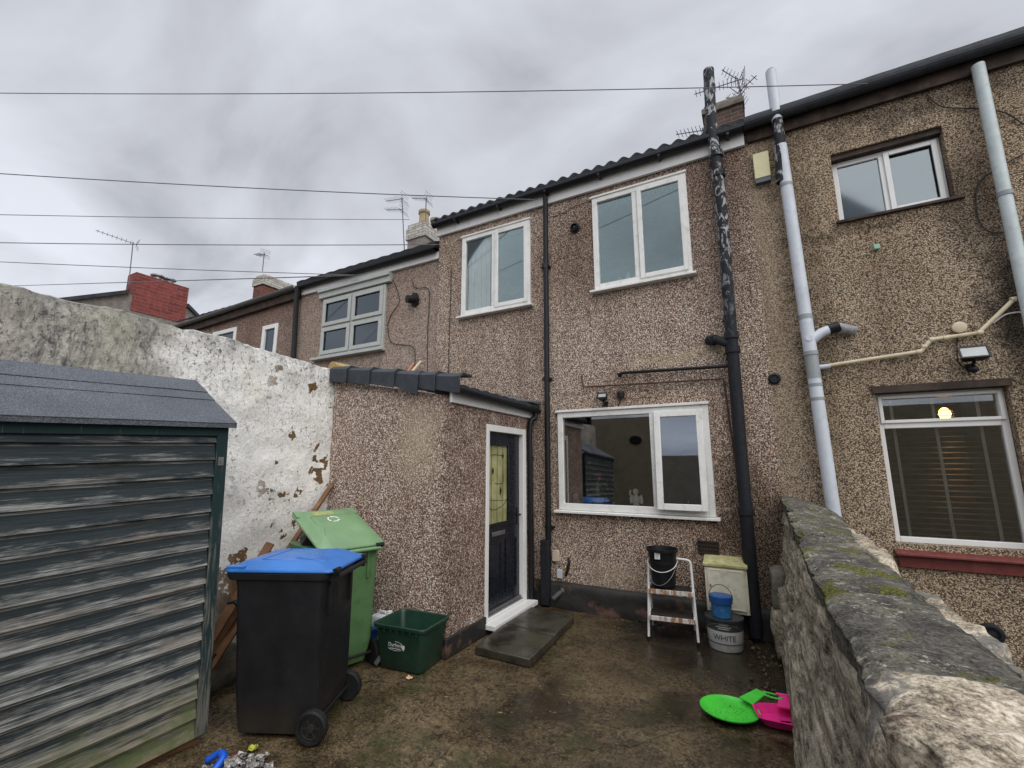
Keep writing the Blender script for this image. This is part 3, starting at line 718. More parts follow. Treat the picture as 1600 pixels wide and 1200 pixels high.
MB().box((RL[0]-.01, D-.035, .80), (2.2, D+.1, .903)).build('sill_riser', M['red_brick_paint'], w, bev=.006)
# eaves of the right house
MB().box((XR+.02, D-.045, 5.41), (7, D-.01, 5.56)).build('fascia', M['wood_dark'], rh, bev=.004)
gutter(MB(), (XR, D-.12, 5.60), (7, D-.12, 5.60), .07).box((XR, D-.16, 5.585), (7, D+.2, 5.66)).build('gutter', M['slate'], rh)
roof_sheet(MB(), XR+.01, 7, (D-.12, 5.67), (9.6, 8.1), .27, .001).build('roof', M['roof_dark'], rh)
# blind
bl = thing('venetian_blind', 'dark venetian blind with pale tapes inside the lower right window', 'blind', (1.5, y1+.13, 2.3))
mb = MB(); z = RL[2]+.06; Yb = y1+.14
while z < RL[3]-.12:
    mb.hexa([(RL[0]+.02,Yb-.014,z-.002),(RL[1]-.02,Yb-.014,z-.002),(RL[1]-.02,Yb+.014,z+.007),(RL[0]+.02,Yb+.018,z+.007),(RL[0]+.02,Yb-.018,z),(RL[1]-.02,Yb-.018,z),(RL[1]-.02,Yb+.018,z+.009),(RL[0]+.02,Yb+.018,z+.009)]); z += .05
mb.build('slats', plain('blind_slat', (.07,.065,.058), .5, .4, .1), bl)
for x in (RL[0]+.15, RL[0]+.46, RL[0]+.77):
    MB().box((x-.012, Yb-.024, RL[2]+.03), (x+.012, Yb-.021, RL[3]-.1)).build('ladder_tape', plain('blind_tape', (.75,.74,.68), .8, .2, .08), bl)
lp = thing('ceiling_lamp', 'warm lit lamp glowing behind the blind in the lower right window', 'lamp', tuple(at(1476, 646, Y=D+1.3)))
c = at(1476, 646, Y=D+1.3)
MB().lathe([(.004,-.065),(.04,-.05),(.055,-.01),(.044,.04),(.014,.065)], 16, Matrix.Translation(c)).build('bulb', M['bulb'], lp, smooth=True)
pl_ = bpy.data.lights.new('lamp_glow', 'POINT'); pl_.energy = 2.2; pl_.color = (1, .5, .18); pl_.shadow_soft_size = .05
po_ = bpy.data.objects.new('lamp_glow', pl_); COL.objects.link(po_); po_.parent = lp; po_.location = (0, -.1, -.02)
MB().tube([c+Vector((0,0,.05)), Vector((c.x, c.y, 2.7))], .006).build('flex', M['cable'], lp)
# ------------------------------------------------------------------ LEFT NEIGHBOUR (sage windows)
lh = thing('terraced_house', 'pale pebbledash house left of the middle one with a sage green four pane window', 'house', (-6, D, 0))
GW = (at(496,559,Y=D).x+.02, at(597.5,541,Y=D).x-.01, 3.68, 4.82)
wall_holes(MB(), -7.75, XL, 0, 5.1, [(GW[0]+.02,GW[1]-.02,GW[2]+.02,GW[3]-.02)], D+.05).build('wall', M['dash_pale'], lh)
room(lh, *GW, M['room'])
yf = D+.01; yb = D+.1
mb = MB(); frame_xz(mb, *GW, .05, yb, yf); mx = (GW[0]+GW[1])/2; mz_ = (GW[2]+GW[3])/2
mb.box((mx-.03, yf+.002, GW[2]+.05), (mx+.03, yb, GW[3]-.05)); mb.box((GW[0]+.05, yf+.004, mz_-.03), (GW[1]-.05, yb-.002, mz_+.03))
w = mb.build('window', M['grey_win'], lh, bev=.005)
for (a, b) in ((GW[0]+.04, mx-.02), (mx+.02, GW[1]-.04)):
    for (c_, d_) in ((GW[2]+.04, mz_-.02), (mz_+.02, GW[3]-.04)):
        s = MB(); frame_xz(s, a, b, c_, d_, .07, yf, yf-.025); s.build('sash', M['grey_win'], w, bev=.005)
        MB().box((a+.06, yf+.01, c_+.06), (b-.06, yf+.015, d_-.06)).build('pane', M['glass_up_grey'], w)
MB().box((GW[0]-.15, D-.07, GW[2]-.06), (GW[1]+.04, yb, GW[2]-.01)).build('sill', M['grey_win'], w, bev=.005)
MB().box((GW[0]-.1, D-.02, GW[3]+.02), (GW[1]+.12, D+.06, GW[3]+.2)).box((GW[0]-.1, D-.06, GW[3]+.13), (GW[1]+.12, D-.02, GW[3]+.2)).build('lintel', M['grey_win'], w, bev=.006)
MB().box((-7.7, D-.0, 5.03), (XL-.01, D+.05, 5.15)).build('fascia', M['fascia_white'], lh)
gutter(MB(), (-7.75, D-.06, 5.19), (XL-.03, D-.06, 5.19), .062).box((-7.75, D-.09, 5.19), (XL-.01, D+.2, 5.27)).build('gutter', M['black_pl'], lh)
roof_sheet(MB(), -7.75, XL-.01, (D-.1, 5.26), (9.6, 7.7), .27, .006).build('roof', M['roof_dark'], lh)
Yc = 8.0
a = at(636, 395, Y=Yc); b = at(664, 342, Y=Yc)
st = MB().box((a.x, Yc, 5.9), (a.x+.56, Yc+.95, 7.32)).build('chimney', M['render_grey'], lh)
MB().box((a.x-.04, Yc-.04, 7.32), (a.x+.6, Yc+.99, 7.62)).box((a.x-.01, Yc-.01, 7.62), (a.x+.57, Yc+.96, 7.74)).build('chimney_cap', M['brick_white'], st, bev=.008)
for (dx, dy) in ((.3, .25), (.32, .7)):
    MB().lathe([(.16,0),(.16,.06),(.13,.08),(.12,.36),(.15,.37),(.15,.44),(.1,.44),(.1,.36)], 14, Matrix.Translation((a.x+dx, Yc+dy, 7.74))).build('chimney_pot', M['terracotta'], st, smooth='auto')
# ------------------------------------------------------------------ FAR LEFT HOUSE
fh = thing('terraced_house', 'brown house at the far left end of the row with dark timber eaves', 'house', (-10, D, 0))
W1 = (at(330,518,Y=D).x, at(367,511,Y=D).x, 3.75, 4.72); W2 = (-8.93, -8.42, 3.6, 4.58)
wall_holes(MB(), -12.2, -7.75, 0, 5.05, [W1, W2], D+.05).build('wall', M['dash_far'], fh)
for W_ in (W1, W2):
    room(fh, *W_, M['room_teal'], deep=1.5)
    mb = MB(); frame_xz(mb, *W_, .09, D+.12, D+.03); w = mb.build('window', M['upvc_clean'], fh, bev=.005)
    MB().box((W_[0]+.08, D+.07, W_[2]+.08), (W_[1]-.08, D+.076, W_[3]-.08)).build('pane', M['glass_up_grey'], w)
mb = MB(); mb.hexa([(-12.25,D-.04,4.84),(-7.76,D-.04,4.98),(-7.76,D+.04,4.98),(-12.25,D+.04,4.84),(-12.25,D-.04,5.03),(-7.76,D-.04,5.15),(-7.76,D+.04,5.15),(-12.25,D+.04,5.03)]); mb.build('fascia', M['wood_dark'], fh)
gutter(MB(), (-12.35, D-.1, 5.05), (-7.76, D-.1, 5.2), .066).build('gutter', plain('grey_gutter', (.13,.13,.135), .5, .4, .15), fh)
roof_sheet(MB(), -12.3, -7.76, (D-.1, 5.15), (9.6, 7.5), .27, .006).build('roof', M['roof_dark'], fh)
a = at(394, 470, Y=8.0)
st = MB().box((a.x, 8.0, 5.9), (a.x+.5, 10.9, 7.35)).build('chimney', M['brick_brown'], fh)
MB().box((a.x-.04, 7.96, 7.35), (a.x+.54, 10.94, 7.6)).box((a.x+.02, 8.02, 7.6), (a.x+.48, 10.88, 7.72)).build('chimney_cap', M['brick_white'], st, bev=.01)
# ------------------------------------------------------------------ GABLE HOUSE with red chimney
GX = -17.0
gh = thing('gable_house', 'grey rendered gable end behind the white wall topped by a broad red brick chimney', 'house', (GX, 6, 0))
p1 = at(136, 471, X=GX); p2 = at(200, 459, X=GX); p3 = at(291, 480, X=GX); p4 = at(306, 500, X=GX); p0 = at(60, 520, X=GX)
pts = [(p1.y-1.6, 0), (p4.y+1.6, 0), (p4.y+1.6, p4.z-1.1), (p3.y, p3.z), (p2.y, p2.z), (p1.y-1.6, p1.z-.75)]
MB().loft([[(GX, y, z) for y, z in pts], [(GX-6, y, z) for y, z in pts]]).build('wall', M['render_grey'], gh)
rf = MB()
for (q0, q1) in ((pts[5], pts[4]), (pts[3], pts[2])):
    rf.hexa([(GX+.12,q0[0],q0[1]),(GX+.12,q1[0],q1[1]),(GX-6,q1[0],q1[1]),(GX-6,q0[0],q0[1]),(GX+.12,q0[0],q0[1]+.12),(GX+.12,q1[0],q1[1]+.12),(GX-6,q1[0],q1[1]+.12),(GX-6,q0[0],q0[1]+.12)])
rf.build('roof', M['roof_dark'], gh)
c1 = at(213, 425, X=GX); c2 = at(295, 451, X=GX)
st = MB().box((GX-.55, c1.y, p2.z-.5), (GX+.02, c2.y, c1.z)).build('chimney', M['brick_red'], gh)
for yy in (c1.y+(c2.y-c1.y)*.45, c1.y+(c2.y-c1.y)*.68):
    MB().lathe([(.13,0),(.12,.12),(.2,.16),(.2,.2),(.08,.22)], 10, Matrix.Translation((GX-.28, yy, c1.z))).build('chimney_cowl', M['metal'], st)

# ------------------------------------------------------------------ REAR BUILDING behind the camera (seen mirrored in the kitchen window)
rb = thing('rear_wall', 'tall rough rendered wall mirrored in the kitchen window', 'wall', (-1, -3, 0))
mb = MB(); mb.box((-9, -3.3, 0), (7, -3, 3.15)).build('render', M['rear'], rb)
for (x, z) in ((-.35, 2.3), (-3.2, 2.45)):
    MB().lathe([(.19,0),(.19,.02),(.16,.03),(.02,.03)], 20, Matrix.Translation((x, -2.995, z)) @ Matrix.Rotation(R(-90), 4, 'X') @ Matrix.Scale(.7, 4, (0,1,0))).build('vent_plate', M['black_pl'], rb)

# ------------------------------------------------------------------ PORCH
PX, PY = -2.6, 3.55
po = thing('porch', 'low pebbledash porch with sloping tiled edge and black front door', 'porch', (-3.4, PY, 0))
dy0, dy1, dz1 = 4.21, 5.17, 2.15
mb = MB()
# front wall: top slopes from left to right
zt = lambda x: 2.68+(x+4.28)*(2.37-2.68)/(1.68)
mb.loft([[(-4.28,PY,0),(PX,PY,0),(PX,PY,zt(PX)),(-4.28,PY,zt(-4.28))], [(-4.28,PY+.2,0),(PX,PY+.2,0),(PX,PY+.2,zt(PX)),(-4.28,PY+.2,zt(-4.28))]])
mb.box((PX-.22, PY+.2, 0), (PX, dy0, 2.34)); mb.box((PX-.22, dy1, 0), (PX, D, 2.34)); mb.box((PX-.22, dy0, dz1), (PX, dy1, 2.34))
mb.build('wall', M['dash_porch'], po)
MB().loft([[(x,y,z) for x,y in ((-4.2,PY-.03),(PX+.03,PY-.03),(PX+.03,dy0),(PX,dy0),(PX,PY),(-4.2,PY))] for z in (0,.17)]).build('plinth', M['plinth'], po, bev=.01)
MB().box((PX, dy1, 0), (PX+.03, D-.06, .2)).build('plinth', M['plinth'], po, bev=.01)
MB().box((-4.2, PY+.2, .0), (PX-.23, D-.01, .02)).box((-4.25, PY+.2, 0), (-4.2, D-.01, 2.3)).build('porch_interior', M['room'], po)
# door
fr = MB(); fx0, fx1 = PX-.07, PX+.012
O = (fx0, dy0, .1); fr.frame(O, (0,1,0), (0,0,1), (1,0,0), dy1-dy0, dz1-.1, (.062,.085,.03,.075), fx1-fx0)
door_frame = fr.build('door_frame', M['upvc_clean'], po, bev=.005)
MB().box((PX-.07, dy0-.02, .05), (PX+.14, dy1+.04, .1)).build('threshold', M['upvc_clean'], door_frame, bev=.005)
MB().box((PX-.06, dy0+.062, .13), (PX-.0, dy1-.085, .145)).box((PX-.06, dy0+.062, .145), (PX-.02, dy1-.085, .17)).build('weather_bar', M['metal'], door_frame)
ly0, ly1, lx = dy0+.066, dy1-.09, PX-.045
g0, g1 = at(759.5, 693, X=lx), at(793, 815, X=lx)
gy0, gy1, gz0, gz1 = g0.y, at(794, 692, X=lx).y, at(758, 822, X=lx).z, g0.z
leaf = MB().slab((lx-.045, ly0, .17), (0,1,0), (0,0,1), (1,0,0), 0, ly1-ly0, 0, gz0-.17, 0, .045)
leaf.slab((lx-.045, ly0, .17), (0,1,0), (0,0,1), (1,0,0), 0, ly1-ly0, gz1-.17, 2.072-.17, 0, .045)
leaf.box((lx-.045, ly0, gz0), (lx, gy0, gz1)); leaf.box((lx-.045, gy1, gz0), (lx, ly1, gz1))
dm = (ly0+ly1)/2
for (a, b) in ((ly0+.09, dm-.05), (dm+.05, ly1-.09)):
    leaf.slab((lx, a, .28), (0,1,0), (0,0,1), (1,0,0), 0, b-a, 0, .58, 0, .004)
    leaf.frame((lx, a, .28), (0,1,0), (0,0,1), (1,0,0), b-a, .58, .022, .014)
door = leaf.build('door', M['black_gloss'], po, bev=.003)
MB().frame((lx, gy0-.02, gz0-.02), (0,1,0), (0,0,1), (1,0,0), gy1-gy0+.04, gz1-gz0+.04, .03, .012).build('glass_bead', M['black_gloss'], door, bev=.003)
MB().box((lx-.03, gy0, gz0), (lx-.02, gy1, gz1)).build('door_glass', M['doorglass'], door)
ld = MB(); W_, H_ = gy1-gy0, gz1-gz0
def gp(u, v): return Vector((lx-.017, gy0+u*W_, gz0+v*H_))
for poly in ([(.3,0),(.3,1)],[(.55,0),(.55,1)],[(.8,0),(.8,1)],[(0,.3),(1,.27)],[(.0,.62),(.05,.78),(.3,.86),(.8,.86)],[(0,.5),(.3,.5)],[(.0,.25),(.4,.17),(.85,.22),(1,.3)],[(.45,.5),(.8,.5),(.8,.66)]):
    pth = smooth_path([gp(*q) for q in poly], 5) if len(poly) > 2 else [gp(*q) for q in poly]
    ld.tube(pth, .0028 if len(poly) > 2 else .0016, 5)
for (u, v, r) in ((.35,.66,.035),(.7,.4,.04),(.08,.26,.02),(.8,.85,.03)):
    c = gp(u, v); ld.add([c+Vector((.004,0,r*1.3)), c+Vector((.004,r*.55,0)), c+Vector((.004,0,-r*1.3)), c+Vector((.004,-r*.55,0)), c+Vector((.007,0,0))], [(0,1,4),(1,2,4),(2,3,4),(3,0,4)])
ld.build('leading', M['black_pl'], door)
l0, l1 = at(768, 839, X=lx), at(788, 829, X=lx)
MB().box((lx, l0.y, l1.z-.035), (lx+.012, l1.y, l1.z+.012)).build('letterbox', M['metal'], door, bev=.004)
hy = ly1-.05; hz = at(799, 808, X=lx).z
MB().box((lx, hy-.018, hz-.1), (lx+.008, hy+.018, hz+.1)).tube([(lx+.008,hy,hz+.02),(lx+.05,hy,hz+.02),(lx+.055,hy-.02,hz+.02),(lx+.055,hy-.11,hz+.015)], .009, 8).build('handle', M['door_handle'], door)
# porch eaves, roof
ez = 2.335
MB().box((PX, PY-.03, ez-.03), (PX+.035, D-.02, ez+.10)).build('fascia', M['fascia_white'], po, bev=.004)
gutter(MB(), (PX+.09, PY-.06, ez+.10), (PX+.09, D-.04, ez+.08), .05).build('gutter', M['black_pl'], po)
mb = MB(); ny = 80; base = 0
for i in range(ny+1):
    y = PY-.02+(D-PY)*i/ny; a = .022*abs(math.sin(math.pi*i/ny*9))**.7
    for (x, z) in ((PX+.1, ez+.13), (PX-.5, ez+.22), (-4.25, ez+.44)): mb.v.append(Vector((x, y, z+a)))
    mb.v.append(Vector((PX+.1, y, ez+.105)))
for i in range(ny):
    for k in (0, 1): mb.f.append((4*i+k, 4*i+k+1, 4*i+5+k, 4*i+4+k))
    mb.f.append((4*i, 4*i+4, 4*i+7, 4*i+3))
mb.build('roof', M['slate'], po)
# dry verge caps along the sloping front, one of them slipped
vz = lambda x: 2.74+(x+4.28)*(2.47-2.74)/(1.8)
xs_ = [-4.3, -4.02, -3.66, -3.3, -2.98, -2.76, -2.46]
for i in range(len(xs_)-1):
    a, b = xs_[i], xs_[i+1]; za, zb = vz(a), vz(b)
    d0, d1 = .085, .105; slip = 0
    if i == 3: slip = -.035; d1 = .13
    t = .02
    def ring(x, z, hh, o): return [(x,PY-.075-o,z-hh),(x,PY-.075-o,z+hh*.62),(x,PY-.03,z+hh+o*.4),(x,PY+.12,z+hh+o*.4),(x,PY+.12,z+hh-.02),(x,PY-.02,z+hh-.02),(x,PY-.06-o,z+hh*.5),(x,PY-.06-o,z-hh)]
    MB().loft([ring(a, za+.012, d0, 0), ring(a+(b-a)*.85, za+(zb-za)*.85+.012+slip*.7, d1*.95, .012), ring(b+.02, zb+.012+slip, d1, .02)]).build('verge_tile', M['slate'], po, bev=.004)
MB().hexa([(PX-.3,D-.45,ez+.2),(PX+.12,D-.35,ez+.16),(PX+.12,D-.02,ez+.16),(PX-.5,D-.02,ez+.25),(PX-.3,D-.45,ez+.21),(PX+.12,D-.35,ez+.17),(PX+.12,D-.02,ez+.2),(PX-.5,D-.02,ez+.34)]).build('lead_flashing', plain('lead', (.12,.125,.135), .5, .5, .2), po)

# ------------------------------------------------------------------ WHITE BOUNDARY WALL
def white_wall():
    mb = MB(); X0 = -4.28
    ys = [-2.5+i*.045 for i in range(int((3.62+2.5)/.045)+1)]; nz = 56
    for y in ys:
        top = 2.88-.012*max(0, y-2.2)*5+.03*noise.noise(Vector((y*2.3, 0, 0)))+.02*noise.noise(Vector((y*9, 4, 0)))+.012*noise.noise(Vector((y*21, 4, 7)))
        for k in range(nz+1):
            z = top*k/nz
            p = Vector((0, y, z)); dx = .035*noise.noise(p*1.7)+.018*noise.noise(p*5)+.008*noise.noise(p*13)
            if k >= nz-2: dx -= .03*(k-nz+2)/2+.0
            mb.v.append(Vector((X0+dx-.01, y, z)))
        for (dx, dz) in ((-.1, .025), (-.24, .0), (-.28, -.2), (-.28, -top)): mb.v.append(Vector((X0+dx, y, top+dz+.01*noise.noise(Vector((y*6, dx*9, 0)))*(1 if dz > -1 else 0))))
    w = nz+5
    for i in range(len(ys)-1):
        for k in range(w-1): a = i*w+k; mb.f.append((a, a+w, a+w+1, a+1))
    mb.f.append(tuple(range(w))); n = (len(ys)-1)*w; mb.f.append(tuple(n+k for k in range(w))[::-1])
    return single('boundary_wall', mb, M['white_wall'], 'tall flaking whitewashed wall behind the shed and wheelie bins', 'wall', smooth='auto')
white_wall()
c = at(519, 574, Y=3.7)
single('timber_end', MB().tube([c, c+Vector((.02,.7,.0))], .075, 16), plain('sawn_log', (.42,.3,.13), .8, .2, .2), 'round sawn timber end poking up where the white wall meets the porch roof', 'timber')

# ------------------------------------------------------------------ STONE BOUNDARY WALL (right foreground)
sw = thing('stone_wall', 'old rough stone boundary wall in the right foreground with mossy coping', 'wall', (.3, 3, 0))
def ztop(y): return 1.10+.19*max(0, (y-2.9)/2.5)
def stone_body():
    mb = MB(); dy = .022; ys = []; y = .25
    while y < 5.40: ys.append(y); y += dy if y < 2.5 else .035
    NZ = 64; joints = {}
    rnd = random.Random(4)
    courses = [0, .2, .42, .66, .88, 1.4]
    cj = []
    for c_ in range(len(courses)-1):
        p = rnd.uniform(-.3, .2); L = []
        while p < 6: L.append(p); p += rnd.uniform(.35, .75)
        cj.append(L)
    for y in ys:
        T = ztop(y)
        for k in range(NZ+1):
            t = k/NZ; z = T*t
            x = .055+(.03*t if z < .6 else .055+.07*(z-.6)/.55)
            q = Vector((x, y, z))
            jz = z+.02*noise.noise(Vector((y*2.2, 0, 3)))
            ci = max(i for i in range(len(courses)-1) if jz >= courses[i]-.05) if jz > 0 else 0
            dj = min(abs(jz-c_) for c_ in courses[1:-1])
            dv = min(abs(y+.02*noise.noise(Vector((z*6, 1, 2)))-v) for v in cj[min(ci, len(cj)-1)])
            j = max(0, 1-min(dj/.022, dv/.025))
            jut = noise.cell(Vector((ci*3.3+.5, sum(1 for v in cj[min(ci, len(cj)-1)] if v < y)*1.7+.5, .5)))
            lay = noise.noise(Vector((0, y*.5, z*16)))*.016+noise.noise(Vector((0, y*1.3, z*38)))*.010+noise.noise(Vector((1, y*2.5, z*80)))*.005
            x += j*.022 - .018*(jut-.5)*(1 if z > .05 else 0) + lay*1.3 + .008*noise.noise(q*4)+.004*noise.noise(q*14)
            mb.v.append(Vector((x, y+.01*noise.noise(q*9), z)))
        for (x_, z_) in ((.5, T), (.52, T-.3), (.53, 0)):
            mb.v.append(Vector((x_+.02*noise.noise(Vector((y*4, z_, 1))), y, z_)))
    w = NZ+4
    for i in range(len(ys)-1):
        for k in range(w-1): a = i*w+k; mb.f.append((a, a+w, a+w+1, a+1))
    mb.f.append(tuple(range(w))); n = (len(ys)-1)*w; mb.f.append(tuple(n+k for k in range(w))[::-1])
    return mb.build('masonry', M['stone_face'], sw, smooth=True)
stone_body()
def cop(y):
    f = max(0, (y-2.9)/2.5)
    zl = 1.205+.2*f+.012*noise.noise(Vector((y*1.6, 0, 5))); zr = 1.20+.06*f
    return .185+.018*noise.noise(Vector((y*2.1, 3, 0))), .535+.1*f**1.5+.015*noise.noise(Vector((y*1.7, 8, 0))), zl, zr
def coping(ya, yb_, m, label, seed, amp=1., dz=0, dl=0, dth=0):
    mb = MB(); ny = max(8, int((yb_-ya)/.022)); rings = []
    for i in range(ny+1):
        y = ya+(yb_-ya)*i/ny; xl, xr, zl, zr = cop(y); xl += dl; e_ = min(1, min(i, ny-i)/2.5); inset = (1-e_)**2*.02
        th = .125+dth; ring = []
        N1, N2, N3 = 8, 22, 6
        for k in range(N1): ring.append((xl+.012*(1-k/N1), zl+dz-th+th*k/N1))
        for k in range(N2+1): u_ = k/N2; ring.append((xl+(xr-xl)*u_, zl+(zr-zl)*u_+dz+.014*math.sin(math.pi*u_)**.5-.02*(abs(2*u_-1))**8))
        for k in range(1, N3+1): ring.append((xr-.01*k/N3, zr+dz-th*k/N3))
        out = []
        cx_, cz_ = (xl+xr)/2, (zl+zr)/2+dz-th/2
        for (x, z) in ring:
            q = Vector((x, y, z)); n1_ = noise.noise(q*4+Vector((seed, 0, 0))); n2_ = noise.noise(q*12+Vector((seed, 4, 0))); n3_ = noise.noise(q*34)
            dv = (.012*n1_+.009*n2_+.005*n3_)*amp-inset
            side = 1 if x < xl+.02 or x > xr-.02 else .55
            d_ = Vector((x-cx_, 0, (z-cz_)*2.2)).normalized()*dv*side*1.6
            # broken edge notches
            if abs(x-xl) < .03 and z > zl+dz-.05: d_ += Vector((max(0, noise.noise(Vector((y*9, seed, 2)))-.1)*.07*amp, 0, -max(0, noise.noise(Vector((y*11, 5, seed)))-.15)*.06*amp))
            out.append(Vector((x+d_.x, y+.004*n2_, z+d_.z)))
        rings.append(out)
    mb.loft(rings); return mb.build('coping_stone', m, sw, smooth=True, label=label)
coping(.3, 1.40, M['stone_light'], 'pale tan coping boulder nearest the camera', 3, 2.0, .028, -.005, .06)
for i, (ya, yb_) in enumerate(((1.385, 2.3), (2.306, 3.0), (3.006, 3.62), (3.626, 4.2), (4.206, 4.8), (4.806, 5.4))):
    coping(ya, yb_, M['stone_cap'], 'dark mossy coping stone', i*2.3, 1.0+.25*(i % 2), (.0, .006, -.004, .004, 0, .006)[i])
# pale broken edges of the coping on the neighbour's side
for i, (ya, yb_, z_) in enumerate(((3.0, 4.4, 1.17), (1.9, 2.6, 1.12), (1.45, 1.9, 1.1))):
    rock(MB(), (.55, (ya+yb_)/2, z_), (.1, yb_-ya, .12), 20+i, .02, 6, 24, 5, .3, 7).build('mortar_fillet', M['stone_light'], sw, smooth=True)
rock(MB(), (.10, 5.2, .55), (.16, .36, .36), 31, .03, 8, 10, 8, .4, 6).build('rubble_stone', M['brick_grey'], sw, smooth=True)
rock(MB(), (.10, 5.05, .2), (.2, .5, .36), 33, .03, 8, 10, 8, .3, 6).build('rubble_stone', M['stone_face'], sw, smooth=True)

# ------------------------------------------------------------------ SHED
sx, sy = -3.2, 1.83
shed = thing('garden_shed', 'weathered teal overlap board shed with grey felt roof in the left foreground', 'shed', (sx, sy, .04), (R(2.3), 0, R(-2.6)))
BH = 0.112; mb = MB(); Ls = 2.6; nb = 17
for i in range(nb):
    z0 = .02+i*BH; z1 = z0+BH+.012
    o0, o1 = .034, .004
    if i >= nb-1: z1 = z0+BH
    n = 40; rings = []
    for k in range(n+1):
        y = -Ls+(Ls-.045)*k/n; wv = .0022*noise.noise(Vector((y*2, i*3.1, 0)))
        rings.append([(-.0,y,z0+wv),(o0,y,z0+wv),(o1,y,z1),(-.012,y,z1)])
    mb.loft(rings)
mb.build('cladding', M['shed'], shed, local=True)
MB().box((-.02, -.05, .02), (.040, .02, 1.92)).build('corner_post', M['post'], shed, local=True, bev=.003)
MB().box((-1.1, -.03, .1), (-.02, .0, 1.86)).add([(-1.1,-.01,1.86),(-.02,-.01,1.86),(-.55,-.01,2.24),(-1.1,-.03,1.86),(-.02,-.03,1.86),(-.55,-.03,2.24)], [(0,1,2),(3,5,4),(0,3,4,1),(1,4,5,2),(2,5,3,0)]).build('gable_end', M['shed'], shed, local=True)
MB().box((.008, -Ls, 1.855), (.042, -.05, 1.95)).build('eaves_board', M['post'], shed, local=True, bev=.003)
MB().box((-.12, -Ls, -.06), (-.02, .0, .045)).build('floor_bearer', M['timber'], shed, local=True)
rf = MB(); ev = Vector((.075, 0, 1.928)); rg = Vector((-.55, 0, 2.275)); bk = Vector((-1.17, 0, 1.90)); ye = .05
def roofslab(a, b, th, y0=-Ls, y1=ye, n=24):
    d = (b-a).normalized(); nn = Vector((-d.z, 0, d.x));
    if nn.z < 0: nn = -nn
    rings = []
    for k in range(n+1):
        y = y0+(y1-y0)*k/n; s = .003*noise.noise(Vector((y*3, a.x*5, 0)))
        rings.append([Vector((a.x,y,a.z+s)), Vector((b.x,y,b.z+s)), Vector((b.x,y,b.z+s))+nn*th, Vector((a.x,y,a.z+s))+nn*th])
    rf.loft(rings)
roofslab(ev, rg, .016); roofslab(bk, rg, .016)
u = (rg-ev)
def strip(t0, t1, lift, th=.005):
    a = ev+u*t0; b = ev+u*t1; nn = Vector((-u.z, 0, u.x)).normalized(); nn = nn if nn.z > 0 else -nn
    roofslab(a+nn*lift, b+nn*lift, th)
strip(.52, 1.0, .0165); strip(.70, 1.01, .0225)
rf.box((ev.x-.004, -Ls, ev.z-.018), (ev.x+.004, ye, ev.z+.012))
rf.build('roof_felt', M['felt'], shed, local=True)
MB().box((.040, -.036, 1.66), (.046, -.002, 1.715)).box((.046, -.026, 1.675), (.056, -.012, 1.7)).build('latch_plate', M['metal'], shed, local=True)

